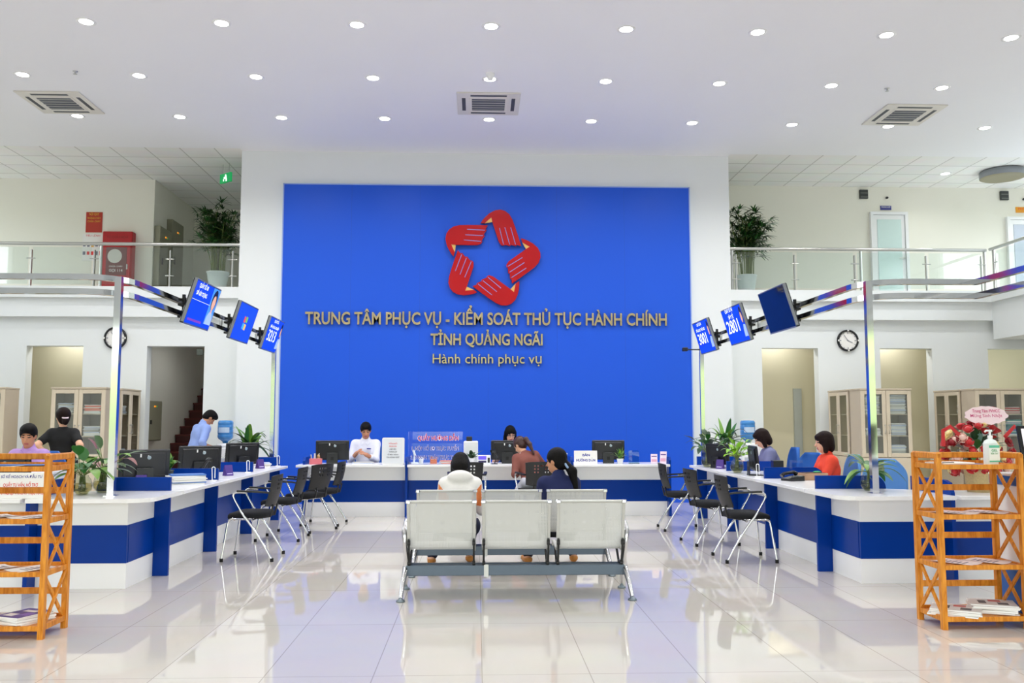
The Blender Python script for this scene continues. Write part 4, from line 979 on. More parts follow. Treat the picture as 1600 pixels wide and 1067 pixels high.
# ================================================================== PEOPLE (signed-distance bodies meshed with surface nets)
class Field:
    def __init__(s, lo, hi, h):
        s.h = h; s.lo = np.array(lo, np.float32); n = np.ceil((np.array(hi) - np.array(lo)) / h).astype(int) + 1
        s.n = n; s.F = np.full(n, 1.0, np.float32)
        s.ax = [s.lo[i] + h * np.arange(n[i], dtype=np.float32) for i in range(3)]
    def _sl(s, lo, hi):
        a = np.clip(np.floor((np.array(lo) - s.lo) / s.h).astype(int), 0, s.n); b = np.clip(np.ceil((np.array(hi) - s.lo) / s.h).astype(int) + 1, 0, s.n)
        return tuple(slice(a[i], b[i]) for i in range(3))
    def _P(s, sl): return np.meshgrid(*[s.ax[i][sl[i]] for i in range(3)], indexing='ij', sparse=True)
    def _mix(s, sl, d, k):
        f = s.F[sl]
        if f.size == 0: return
        hh = np.maximum(k - np.abs(f - d), 0) / max(k, 1e-6)
        s.F[sl] = np.minimum(f, d) - hh * hh * k * .25
    def cap(s, a, b, r1, r2, k=.03):
        a = np.array(a, float); b = np.array(b, float); R = max(r1, r2) + k + 3 * s.h
        sl = s._sl(np.minimum(a, b) - R, np.maximum(a, b) + R); X, Y, Z = s._P(sl); ba = b - a; L2 = max(float(ba @ ba), 1e-9)
        t = np.clip(((X - a[0]) * ba[0] + (Y - a[1]) * ba[1] + (Z - a[2]) * ba[2]) / L2, 0, 1)
        d = np.sqrt((X - a[0] - t * ba[0]) ** 2 + (Y - a[1] - t * ba[1]) ** 2 + (Z - a[2] - t * ba[2]) ** 2) - (r1 + (r2 - r1) * t)
        s._mix(sl, d.astype(np.float32), k); return s
    def _ell(s, c, r, R, pad):
        c = np.array(c, float); r = np.array(r, float); q = r.max() + pad
        sl = s._sl(c - q, c + q); X, Y, Z = s._P(sl); x, y, z = X - c[0], Y - c[1], Z - c[2]
        u = R[0][0] * x + R[1][0] * y + R[2][0] * z; v = R[0][1] * x + R[1][1] * y + R[2][1] * z; w = R[0][2] * x + R[1][2] * y + R[2][2] * z
        k0 = np.sqrt((u / r[0]) ** 2 + (v / r[1]) ** 2 + (w / r[2]) ** 2); k1 = np.sqrt((u / r[0] ** 2) ** 2 + (v / r[1] ** 2) ** 2 + (w / r[2] ** 2) ** 2)
        return sl, (k0 * (k0 - 1) / np.maximum(k1, 1e-6)).astype(np.float32)
    def ell(s, c, r, R=((1, 0, 0), (0, 1, 0), (0, 0, 1)), k=.03):
        sl, d = s._ell(c, r, R, k + 3 * s.h); s._mix(sl, d, k); return s
    def cut_ell(s, c, r, R=((1, 0, 0), (0, 1, 0), (0, 0, 1))):
        sl, d = s._ell(c, r, R, 3 * s.h)
        if s.F[sl].size: s.F[sl] = np.maximum(s.F[sl], -d)
        return s
    def cut_plane(s, p, n):
        """remove everything on the side n points to"""
        X, Y, Z = s._P((slice(None),) * 3); n = np.array(n, float); n /= np.linalg.norm(n); p = np.array(p, float)
        s.F = np.maximum(s.F, ((X - p[0]) * n[0] + (Y - p[1]) * n[1] + (Z - p[2]) * n[2]).astype(np.float32)); return s
    def mesh(s, name, mats, parent, paint=None):
        F = s.F; S = F < 0; n = s.n
        c = [F[i:n[0] - 1 + i, j:n[1] - 1 + j, k:n[2] - 1 + k] for i in (0, 1) for j in (0, 1) for k in (0, 1)]
        cnt = sum((q < 0).astype(np.int8) for q in c); act = (cnt > 0) & (cnt < 8)
        I = np.argwhere(act); idx = np.full(act.shape, -1, np.int32); idx[act] = np.arange(len(I))
        cv = np.stack([q[act] for q in c], 1); off = np.array([(i, j, k) for i in (0, 1) for j in (0, 1) for k in (0, 1)], np.float32)
        acc = np.zeros((len(I), 3), np.float32); w = np.zeros((len(I), 1), np.float32)
        for a in range(8):
            for b in range(a + 1, 8):
                if np.abs(off[a] - off[b]).sum() != 1: continue
                va, vb = cv[:, a], cv[:, b]; m = (va < 0) != (vb < 0); t = np.where(m, va / np.where(m, va - vb, 1), 0)[:, None]
                acc += np.where(m[:, None], off[a] + t * (off[b] - off[a]), 0); w += m[:, None]
        V = s.lo + s.h * (I + acc / np.maximum(w, 1))
        Q = []
        for ax in range(3):
            o1, o2 = (ax + 1) % 3, (ax + 2) % 3
            sa = [slice(0, n[i]) for i in range(3)]; sb = list(sa); sa[ax] = slice(0, n[ax] - 1); sb[ax] = slice(1, n[ax])
            d = S[tuple(sa)] != S[tuple(sb)]
            for o in (o1, o2):
                z = [slice(None)] * 3; z[o] = 0; d[tuple(z)] = False; z[o] = n[o] - 1; d[tuple(z)] = False
            E_ = np.argwhere(d)
            if not len(E_): continue
            ins = S[tuple(E_.T)]
            e1 = np.zeros(3, int); e1[o1] = 1; e2 = np.zeros(3, int); e2[o2] = 1
            q = np.stack([idx[tuple((E_ - e1 - e2).T)], idx[tuple((E_ - e2).T)], idx[tuple(E_.T)], idx[tuple((E_ - e1).T)]], 1)
            q[~ins] = q[~ins][:, ::-1]; Q.append(q)
        Q = np.concatenate(Q); Q = Q[(Q >= 0).all(1)]
        me = bpy.data.meshes.new(name)
        me.vertices.add(len(V)); me.vertices.foreach_set('co', V.astype(np.float32).ravel())
        me.loops.add(Q.size); me.loops.foreach_set('vertex_index', Q.astype(np.int32).ravel())
        me.polygons.add(len(Q)); me.polygons.foreach_set('loop_start', np.arange(0, Q.size, 4, dtype=np.int32)); me.polygons.foreach_set('loop_total', np.full(len(Q), 4, np.int32))
        for m in mats: me.materials.append(m)
        if paint is not None: me.polygons.foreach_set('material_index', paint(V[Q].mean(1)).astype(np.int32))
        me.polygons.foreach_set('use_smooth', np.ones(len(Q), bool))
        me.update(calc_edges=True); me.validate()
        o = bpy.data.objects.new(name, me); COL.objects.link(o); o.parent = parent
        return o
def vv(*a): return np.array(a, float)
def nrm(a): return a / max(np.linalg.norm(a), 1e-9)
def ik(a, b, l1, l2, hint):
    d = b - a; L = np.linalg.norm(d)
    if L > (l1 + l2) * .995: b = a + nrm(d) * (l1 + l2) * .995; d = b - a; L = np.linalg.norm(d)
    u = d / L; x = (L * L + l1 * l1 - l2 * l2) / (2 * L); y = math.sqrt(max(l1 * l1 - x * x, 0)); h = nrm(hint - u * (hint @ u))
    return a + u * x + h * y, b
def rotm(ax, deg):
    return np.array(Matrix.Rotation(math.radians(deg), 3, ax))
def person(label, loc, rz, pose='sit', seat=.46, lean=0, side=0, twist=0, head=(0, 0, 0), hands=None, elbows=None, female=False,
           skin=m_skin, shirt=None, sleeve=.6, pants=None, shoe=None, hair='short', hairm=m_hair, scale=1.0, feet=None, extra=None, hood=False, collar=False, palms=None):
    """local frame: x right, y forward, z up; head = (nod down, turn to own left, tilt to own right)"""
    t = thing('person', label, 'person', loc, math.radians(rz), 'people in the hall', scale)
    sh = .158 if female else .178; hipw = .092 if female else .088
    R = rotm('Z', twist) @ rotm('Y', side) @ rotm('X', -lean); RX, RY, RZ = R[:, 0], R[:, 1], R[:, 2]
    P = vv(0, 0, seat + .10) if pose == 'sit' else vv(0, 0, .93)
    C = P + RZ * .30; N = P + RZ * (.475 if not female else .455)
    H = R @ rotm('Z', head[1]) @ rotm('Y', head[2]) @ rotm('X', -head[0]); hx, hy, hz = H[:, 0], H[:, 1], H[:, 2]
    HC = N + RZ * .055 + hz * .105 + hy * .018
    S = {s: P + RZ * (.405 if not female else .395) + RX * s * (sh - .006) for s in (-1, 1)}
    hp = {s: P + RX * s * hipw - RZ * .02 for s in (-1, 1)}
    hands = hands or ((-.2, .38, .76), (.2, .38, .76))
    feet = feet or (((-.11, .44, 0), (.11, .44, 0)) if pose == 'sit' else ((-.1, .02, 0), (.1, .02, 0)))
    el, wr, kn, an = {}, {}, {}, {}
    for i, s in enumerate((-1, 1)):
        hint = vv(*(elbows[i] if elbows else (s * .5, -.5, -.8)))
        el[s], wr[s] = ik(S[s], vv(*hands[i]), .28, .245, hint)
        a = vv(*feet[i]) + vv(0, 0, .075); kn[s], an[s] = ik(hp[s], a, .42, .40, vv(0, 1, .25))
    allp = np.array([P, HC, *S.values(), *el.values(), *wr.values(), *kn.values(), *an.values(), *hp.values()])
    lo = np.minimum(allp.min(0) - .24, vv(9, 9, -.02)); hi = allp.max(0) + .24; lo[2] = -.02
    # ---- skin body
    f = Field(lo, hi, .0068)
    def torso(f, g, k=.05):
        f.cap(hp[-1], hp[1], .098 + g, .098 + g, k); f.cap(P + RZ * .02, P + RZ * .1, .115 + g, .105 + g, k)
        for s in (-1, 1):
            f.cap(P + RX * s * .045 + RZ * .06, C + RX * s * .065, .088 + g, .095 + g, k); f.cap(C + RX * s * .065, S[s] - RX * s * .055 - RZ * .035, .095 + g, .07 + g, k)
            if female: f.ell(C + RX * s * .068 + RY * .075 + RZ * .02, (.062 + g, .052 + g, .06 + g), R, .04)
        f.cap(S[-1] + RX * .02 - RZ * .005, S[1] - RX * .02 - RZ * .005, .055 + g, .055 + g, k)
        f.cap(C + RZ * .05, N - RZ * .02, .085 + g, .055 + g, k)
    def arms(f, g, frac=1.0, k=.035):
        for s in (-1, 1):
            f.cap(S[s], S[s] + (el[s] - S[s]) * min(frac, 1), .05 + g, .05 - .008 * min(frac, 1) + g, k)
            if frac > 1: f.cap(el[s], el[s] + (wr[s] - el[s]) * (frac - 1), .042 + g, .042 - .013 * (frac - 1) + g, .02)
    def legs(f, g, k=.04, frac=2):
        for s in (-1, 1):
            f.cap(hp[s], kn[s], .088 + g, .058 + g, k)
            f.cap(kn[s], kn[s] + (an[s] - kn[s]) * .35, .055 + g, .056 + g, .02); f.cap(kn[s] + (an[s] - kn[s]) * .35, kn[s] + (an[s] - kn[s]) * (frac - 1), .056 + g, .036 + g + (.008 if g else 0), .02)
    torso(f, 0); arms(f, 0, 2.0); legs(f, 0)
    # neck and head
    f.cap(N - RZ * .02, HC - hz * .05 - hy * .015, .055 if not female else .048, .05 if not female else .045, .03)
    hd = lambda x, y, z: HC + hx * x + hy * y + hz * z
    f.ell(hd(0, -.012, .025), (.074, .092, .092), H, .02); f.ell(hd(0, .02, -.04), (.060, .068, .075), H, .03); f.ell(hd(0, .042, -.082), (.032, .03, .026), H, .03)
    f.cap(hd(0, .082, .012), hd(0, .103, -.028), .009, .0135, .014); f.ell(hd(0, .082, -.058), (.024, .013, .0075), H, .008); f.ell(hd(0, .079, -.070), (.02, .012, .007), H, .008)
    for s in (-1, 1):
        f.ell(hd(s * .075, -.006, -.008), (.010, .02, .031), H, .01); f.cut_ell(hd(s * .031, .094, .009), (.021, .014, .011), H); f.ell(hd(s * .031, .074, .008), (.013, .012, .010), H, .003); f.cap(hd(s * .018, .083, .026), hd(s * .048, .072, .024), .008, .007, .012)
    # hands: palm, four unequal bent fingers, thumb from the side near its base
    for i, s in enumerate((-1, 1)):
        d = nrm(wr[s] - el[s]); pn = vv(*(palms[i] if palms else (0, 0, -1))); pn = nrm(pn - d * (pn @ d)); wv = np.cross(d, pn)
        if wv @ vv(-s, 0, 0) < 0 and abs(wv[0]) > .2: wv = -wv          # thumb side towards the body
        f.cap(wr[s] - d * .01, wr[s] + d * .025, .027, .024, .02)
        for q in (-.024, -.008, .008, .024): f.cap(wr[s] + d * .02 + wv * q * .7, wr[s] + d * .082 + wv * q, .0135, .0115, .012)
        for q, L, c in ((.027, .066, 16), (.009, .076, 20), (-.009, .070, 24), (-.026, .054, 28)):
            b0 = wr[s] + d * .084 + wv * q; dd = d; r = .0088
            for j, ll in enumerate((.45, .32, .23)):
                an_ = math.radians(c * (j + .6)); dj = nrm(d * math.cos(an_) + pn * math.sin(an_) + wv * q * 2.2); b1 = b0 + dj * L * ll; f.cap(b0, b1, r, r - .0008, .004); b0 = b1; r -= .0008
        b0 = wr[s] + d * .03 + wv * .026; b1 = b0 + nrm(d * .7 + wv * .75 + pn * .25) * .038; b2 = b1 + nrm(d * .95 + wv * .25 + pn * .3) * .03; f.cap(b0, b1, .0125, .0105, .012); f.cap(b1, b2, .010, .0085, .004)
    for s in (-1, 1):
        fw = nrm(vv(s * .12, 1, 0)) if pose == 'sit' else nrm(vv(s * .18, 1, 0)); f.cap(an[s] - vv(0, 0, .03) - fw * .04, vv(an[s][0], an[s][1], .028) + fw * .13, .036, .027, .03)
    def paint(c):
        q = (c - HC) @ H; m = np.zeros(len(c), int)
        m[(np.abs(q[:, 0]) < .024) & (q[:, 1] > .07) & (q[:, 2] > -.078) & (q[:, 2] < -.052)] = 1
        for s in (-1, 1):
            m[(((q[:, 0] - s * .031) / .017) ** 2 + ((q[:, 2] - .008) / .0075) ** 2 < 1) & (q[:, 1] > .05)] = 2
            m[(np.abs(q[:, 0] - s * .033) < .019) & (np.abs(q[:, 2] - .031) < .0045) & (q[:, 1] > .05)] = 2
        return m
    f.mesh('body', [skin, m_lip, m_eye], t, paint)
    # ---- clothes
    if shirt:
        g = Field(lo, hi, .0085); torso(g, .014); arms(g, .014, sleeve, .04)
        g.cut_plane(P - RZ * .10, -RZ)
        if pose == 'sit': g.cut_plane(P + RY * .30, RY)
        if collar: g.cap(N - RZ * .005 - RX * .0, N + RZ * .035, .066, .062, .02)
        g.cut_ell(N + RZ * .075 + RY * .035, (.062, .075, .062), R)
        for s in (-1, 1):
            if sleeve <= 1: q = S[s] + (el[s] - S[s]) * sleeve
        if hood: g.ell(N - RY * .075 - RZ * .005, (.125, .075, .07), R, .03); g.cap(N + RX * .07, N - RX * .07, .06, .06, .03); g.cut_ell(N + RZ * .09 + RY * .03, (.075, .09, .08), R)
        sm_, pf = shirt if isinstance(shirt, tuple) else (shirt, None)
        g.mesh('shirt', sm_ if isinstance(sm_, list) else [sm_], t, (lambda c: pf((c - P) @ R)) if pf else None)
    if pants:
        g = Field(lo, hi, .0085); g.cap(hp[-1], hp[1], .109, .109, .04); g.cap(P + RZ * .0, P + RZ * .07, .128, .118, .04); legs(g, .011, .04, 1.93); g.cut_plane(P + RZ * .085, RZ)
        g.mesh('trousers', [pants], t)
    if shoe:
        g = Field(lo, vv(hi[0], hi[1], .2), .007)
        for s in (-1, 1):
            fw = nrm(vv(s * .12, 1, 0)) if pose == 'sit' else nrm(vv(s * .18, 1, 0)); a = an[s]
            g.cap(vv(a[0], a[1], .045) - fw * .05, vv(a[0], a[1], .035) + fw * .14, .045, .034, .03)
        g.cut_plane(vv(0, 0, .003), vv(0, 0, -1)); g.cut_plane(vv(0, 0, .062), vv(0, 0, 1)); g.mesh('shoes', [shoe], t)
    if shirt and collar and not female:
        for s in (-1, 1):
            mb = MB(); q = [N + RX * s * .012 + RY * .085 - RZ * .045, N + RX * s * .06 + RY * .05 - RZ * .002, N + RX * s * .075 + RY * .062 - RZ * .045, N + RX * s * .045 + RY * .102 - RZ * .085]
            vs = [tuple(a) for a in q] + [tuple(a + RY * .012 + RZ * .006) for a in q]
            mb.add(vs, [(0, 1, 2, 3), (7, 6, 5, 4), (0, 4, 5, 1), (1, 5, 6, 2), (2, 6, 7, 3), (3, 7, 4, 0)]); mb.build('collar', [shirt], t)
        mb = MB(); mb.tube([tuple(N + RX * .058 * math.cos(a) + RY * (.052 * math.sin(a) - .005) + RZ * .008) for a in [PI + k * PI / 8 for k in range(9)]], .016, 8); mb.build('collar', [shirt], t)
    # ---- hair
    g = Field(HC - .42, HC + .30, .0075)
    g.ell(hd(0, -.016, .034), (.090, .108, .106), H, .02)
    if hair == 'short':
        g.ell(hd(0, .03, .085), (.07, .075, .045), H, .03); g.ell(hd(0, -.05, -.02), (.076, .07, .07), H, .02)
        g.cut_ell(hd(0, .12, -.035), (.10, .115, .096), H); g.cut_plane(hd(0, -.03, -.075), -hz + hy * .2)
        for s in (-1, 1): g.cut_ell(hd(s * .085, .012, -.03), (.03, .035, .045), H)
    elif hair == 'bob':
        for s in (-1, 1): g.cap(hd(s * .066, .0, .02), hd(s * .074, .012, -.105), .032, .027, .03)
        g.ell(hd(0, -.06, -.045), (.088, .062, .085), H, .03); g.ell(hd(0, .062, .072), (.055, .035, .03), H, .03)
        g.cut_ell(hd(0, .135, -.05), (.066, .105, .105), H); g.cut_plane(hd(0, 0, -.125), -hz)
    elif hair == 'long':
        for s in (-1, 1): g.cap(hd(s * .068, -.005, .02), hd(s * .085, .0, -.2), .032, .036, .03)
        g.ell(hd(0, -.065, -.09), (.098, .06, .16), H, .03); g.cut_ell(hd(0, .13, -.045), (.064, .105, .10), H)
    else:
        g.ell(hd(0, -.05, -.03), (.074, .062, .07), H, .02); g.cut_ell(hd(0, .125, -.05), (.10, .115, .105), H); g.cut_plane(hd(0, -.03, -.09), -hz + hy * .3)
        for s in (-1, 1): g.cut_ell(hd(s * .085, .01, -.03), (.03, .03, .04), H)
        if hair == 'bun': g.ell(hd(.0, -.118, -.055), (.042, .04, .058), H, .02); g.ell(hd(0, -.04, .05), (.09, .1, .09), H, .03)
        if hair == 'pony':
            g.cap(hd(0, -.105, .015), hd(.0, -.15, .005), .03, .034, .02); a, b, c = hd(0, -.15, .005), hd(.0, -.165, -.10), hd(.0, -.15, -.27)
            g.cap(a, b, .036, .034, .02); g.cap(b, c, .034, .014, .02)
        if hair == 'lowpony':
            a, b, c = hd(.0, -.10, -.03), hd(.02, -.16, -.12), hd(.05, -.17, -.40)
            g.cap(a, b, .036, .046, .02); g.cap(b, c, .046, .02, .02)
    ho = g.mesh('hair', [hairm], t)
    F_ = Matrix(((hx[0], hy[0], hz[0], HC[0]), (hx[1], hy[1], hz[1], HC[1]), (hx[2], hy[2], hz[2], HC[2]), (0, 0, 0, 1)))
    return t, F_, dict(P=P, R=R, S=S, el=el, wr=wr, N=N, kn=kn, an=an, hd=hd)
def cloth(n, c, **k): return M(n, c, .85, var=.06, scale=30, bump=.15, bscale=18, **k)
c_lav = cloth('lavender_shirt', 'B893D2'); c_black = cloth('black_dress', '0D0D10'); c_blue = cloth('pale_blue_shirt', '8FA6E0'); c_white = cloth('white_shirt', 'E8EAF4')
c_brown = cloth('brown_blouse', '7C463C'); c_hood = cloth('white_hoodie', 'E9E6E2'); c_orange = cloth('orange_patch', 'F08A4A'); c_navy = cloth('navy_top', '111C4E'); c_grey = cloth('grey_purple_blouse', '6F7297')
c_red = cloth('coral_red_shirt', 'E2442A'); c_dark = cloth('dark_trousers', '15161C'); c_dnavy = cloth('navy_trousers', '161B38'); c_light = cloth('pale_trousers', 'C9CBD6')
m_sandal = M('tan_sandal', 'B5762E', .6, var=.1); m_shoe = M('dark_shoe', '17130F', .5)
# men and women behind the counters
t, F_, J = person('smiling man in lavender shirt sitting behind the left bamboo shelf', (-5.20, 10.45, 0), 172, seat=.545, lean=8, head=(10, 18, -4), hands=((-.08, .38, .93), (.16, .40, .93)), shirt=c_lav, sleeve=.8, pants=c_dark, shoe=m_shoe, collar=True, skin=m_skin2, palms=((.3, 0, -1), (-.3, 0, -1)))
w = MB(); a, b = Vector(J['wr'][-1]), Vector(J['el'][-1]); d = (b - a).normalized()
w.tube([a + d * .02, a + d * .045], .037, 16); w.build('wristwatch', m_black, t)
t, F_, J = person('woman in black standing with her back turned, hands on her hips', (-5.74, 12.4, 0), 8, pose='stand', female=True, lean=-3, head=(6, 32, 0), hands=((-.13, -.10, 1.0), (.13, -.10, 1.0)), elbows=((-.62, -.7, -.2), (.62, -.7, -.2)), scale=.955, shirt=c_black, sleeve=.62, pants=c_black, shoe=m_shoe, hair='bun', hairm=m_hairb, palms=((.6, .8, 0), (-.6, .8, 0)))
MB().tube([F_ @ Vector((.036 * math.cos(k * PI / 6), -.112 + .03 * math.sin(k * PI / 6), -.005 + .012 * math.sin(k * PI / 6))) for k in range(12)], .011, 8, closed=True).build('hair_tie', M('pale_pink_scrunchie', 'E8D3DC', .7), t)
t, F_, J = person('man in light blue shirt and dark trousers bending to the water dispenser', (-4.85, 15.2, 0), -48, pose='stand', lean=16, head=(34, -8, 0), hands=((-.15, .42, .98), (.30, .05, .86)), elbows=((-.4, -.6, -.6), (.5, -.8, -.2)), shirt=c_blue, sleeve=1.25, pants=c_dnavy, shoe=m_shoe, collar=True, skin=m_skin2, scale=.99, palms=((1, 0, -.2), (-1, 0, -.2)))
t, F_, J = person('man in white shirt looking down at papers behind the back counter', (-1.98, 14.72, 0), 178, seat=.56, lean=6, head=(18, 10, 0), hands=((-.06, .36, .90), (.10, .33, .92)), shirt=c_white, sleeve=1.5, pants=c_dark, shoe=m_shoe, collar=True, skin=m_skin2, palms=((.8, 0, -.5), (-.8, 0, -.5)))
MB().cbox((0, 0, 0), (.065, .008, .018), T=fr(tuple(J['P'] + J['R'] @ vv(-.07, .132, .345)), tuple(J['R'][:, 0]), tuple(J['R'][:, 2]))).build('name_badge', m_navytxt, t)
t, F_, J = person('woman with glasses and long black hair behind the middle monitor', (.34, 14.82, 0), 176, seat=.52, lean=6, female=True, head=(16, 14, 0), hands=((-.14, .34, .86), (.14, .34, .86)), shirt=cloth('dark_blouse', '23263A'), sleeve=.6, pants=c_dark, shoe=m_shoe, hair='long')
g = MB()
for s in (-1, 1): g.tube([F_ @ Vector((s * .032 + .024 * math.cos(k * PI / 7), .098, .006 + .019 * math.sin(k * PI / 7))) for k in range(14)], .0022, 6, closed=True); g.tube([F_ @ Vector((s * .056, .096, .01)), F_ @ Vector((s * .078, .0, .012))], .002, 6)
g.tube([F_ @ Vector((-.008, .1, .01)), F_ @ Vector((.008, .1, .01))], .002, 6); g.build('glasses', M('thin_metal_frame', '8A8078', .3, .8), t)
# customers
def brown_p(q): return ((np.abs(q[:, 0] + .035 - .0 * q[:, 2]) < .0) * 1).astype(int)
t, F_, J = person('woman in brown blouse with a reddish ponytail sitting at the back counter', (.60, 12.92, 0), 14, seat=.52, lean=29, side=-9, female=True, head=(8, 34, -6), hands=((-.16, .26, .70), (.10, .46, .86)), elbows=((-.3, -.7, -.7), (.9, -.1, -.6)), shirt=c_brown, sleeve=1.35, pants=c_light, shoe=m_sandal, hair='pony', hairm=M('reddish_brown_hair', '3A1A14', .42, var=.4, scale=60, bump=.5, bscale=120), scale=.95)
mb = MB(); S_ = J['S']; R_ = J['R']
mb.tube([tuple(J['N'] + R_ @ vv(-.06, -.03, .012)), tuple(J['N'] + R_ @ vv(-.09, -.058, -.015)), tuple(S_[-1] + R_ @ vv(.03, -.066, .0)), tuple(S_[-1] + R_ @ vv(-.03, -.062, -.02)), tuple(S_[-1] + R_ @ vv(-.055, -.04, -.06))], .006, 8); mb.build('white_piping', m_paper, t)
t, F_, J = person('woman in white hoodie with orange patches on the farther bench, head bowed', (-.36, 8.80, 0), 0, seat=.36, lean=14, female=True, head=(30, 0, 0), hands=((-.10, .40, .60), (.12, .40, .60)), shirt=([c_hood, c_orange], lambda q: ((np.abs(q[:, 0]) > .115) & (np.abs(q[:, 0]) < .215) & (q[:, 2] > .16) & (q[:, 2] < .24 + (np.abs(q[:, 0]) - .10) * 1.3) & (q[:, 1] < .06)).astype(int)), sleeve=1.95, pants=c_dnavy, shoe=m_sandal, hair='bob', hood=True, scale=.97, feet=((-.30, .45, 0), (.10, .62, 0)))
t, F_, J = person('woman in navy top with a long low ponytail on the farther bench, looking left', (.60, 8.80, 0), 4, seat=.36, lean=4, female=True, head=(6, 52, 0), hands=((-.10, .38, .58), (.12, .38, .58)), shirt=c_navy, sleeve=1.9, pants=c_dark, shoe=m_sandal, hair='lowpony', skin=m_skin2, scale=.97, feet=((-.26, .52, 0), (.24, .58, 0)), collar=True)
MB().tube([F_ @ Vector((.008 + .040 * math.cos(k * PI / 6), -.128 + .02 * math.sin(k * PI / 6), -.06 + .036 * math.sin(k * PI / 6))) for k in range(12)], .012, 8, closed=True).build('hair_tie', M('pale_blue_scrunchie', '8FA9CE', .7), t)
# right side
t, F_, J = person('woman in grey-purple blouse with a black bob at the far right counter', (3.86, 12.3, 0), 84, seat=.50, lean=10, female=True, head=(16, -6, 0), hands=((-.14, .34, .84), (.14, .36, .84)), shirt=c_grey, sleeve=.62, pants=c_dark, shoe=m_shoe, hair='bob', hairm=m_hairb)
MB().tube([F_ @ Vector((-.032 + .02 * math.cos(k * PI / 7), .098, .006 + .016 * math.sin(k * PI / 7))) for k in range(14)], .002, 6, closed=True).build('glasses', M('thin_metal_frame', '8A8078', .3, .8), t)
t, F_, J = person('woman in coral red shirt with a dark bob at the right counter', (4.03, 10.75, 0), 86, seat=.46, lean=4, female=True, head=(2, -2, 0), hands=((-.14, .36, .82), (.14, .34, .82)), shirt=c_red, sleeve=.75, pants=c_dark, shoe=m_shoe, hair='bob', hairm=m_hairb, collar=True)

# ================================================================== PLANTS
def leaf(mb, p, d, L, W_, droop=.3, mi=0, n=7, up=(0, 0, 1), pw=.8, fold=.25):
    p = Vector(p); d = Vector(d).normalized(); up = Vector(up)
    side = d.cross(up); side = side.normalized() if side.length > 1e-3 else Vector((1, 0, 0))
    vs = []; fs = []
    for i in range(n + 1):
        t = i / n; q = p + d * L * t * (1 - .12 * droop * t) + Vector((0, 0, -1)) * droop * L * t * t
        w = W_ * .5 * (math.sin(PI * min(1, t ** pw * .97 + .03)) ** .8) + .0012
        td = (d - Vector((0, 0, 1)) * 2 * droop * t).normalized(); nn = side.cross(td).normalized()
        vs += [q - side * w + nn * w * fold, q, q + side * w + nn * w * fold]
    for i in range(n):
        a = 3 * i; fs += [(a, a + 1, a + 4, a + 3), (a + 1, a + 2, a + 5, a + 4)]
    mb.add(vs, fs, mi, True)
def rdir(r, el0, el1, a=None):
    a = r.uniform(0, 2 * PI) if a is None else a; e = math.radians(r.uniform(el0, el1)); return Vector((math.cos(a) * math.cos(e), math.sin(a) * math.cos(e), math.sin(e)))
def palm(x, y, label, seed, hgt=1.5, spread=.5, clipx=None):
    r = random.Random(seed); t = thing('potted_palm', label, 'plant', (x, y, 3.8), 0, 'tall potted palms upstairs')
    MB().lathe([(.0, 0), (.13, 0), (.14, .01), (.195, .36), (.205, .37), (.205, .39), (.185, .39), (.18, .34), (.0, .34)], 28).build('pot', m_pot, t)
    MB().disc(.18, .345, 20).build('soil', m_soil, t)
    st = MB(); fo = MB()
    for i in range(42):
        a = r.uniform(0, 2 * PI); q = r.uniform(.02, .14); h = r.uniform(.55, hgt - .38); lean = r.uniform(.03, .22)
        b0 = Vector((q * math.cos(a), q * math.sin(a), .34)); top = b0 + Vector((math.cos(a) * lean, math.sin(a) * lean, h))
        st.tube(bez(b0, b0 + Vector((0, 0, h * .6)), top, 4), .007, 6)
        for k in range(r.randint(3, 5)):
            fz = r.uniform(.55, 1); s0 = b0.lerp(top, fz); d = rdir(r, 5, 60); pl = r.uniform(.12, .26)
            e = s0 + d * pl
            if clipx and (x + e.x - clipx[0]) * clipx[1] < .27: continue
            st.tube([s0, s0.lerp(e, .5) + Vector((0, 0, .01)), e], .0035, 5)
            f = d.cross(Vector((0, 0, 1))).normalized()
            for m in range(8):
                an = math.radians(-85 + m * 170 / 7); ld = (d * math.cos(an) + f * math.sin(an) + Vector((0, 0, .08))).normalized()
                leaf(fo, e, ld, r.uniform(.17, .26), .026, r.uniform(.15, .5), r.choice([0, 0, 1]), 4, pw=.7)
    st.build('stem', m_stem, t); fo.build('foliage', [m_leafd, m_leaf], t)
palm(-5.03, 16.85, 'tall potted palm in a pale pot on the left upper floor, beside the white pillar', 5, 1.62, clipx=(-4.42, -1))
palm(4.92, 16.85, 'tall potted palm in a pale pot on the right upper floor, beside the white pillar', 9, 1.6, clipx=(4.38, 1))
VP = [(0, 0), (.035, 0), (.045, .005), (.07, .04), (.075, .075), (.062, .12), (.042, .145), (.045, .155)]
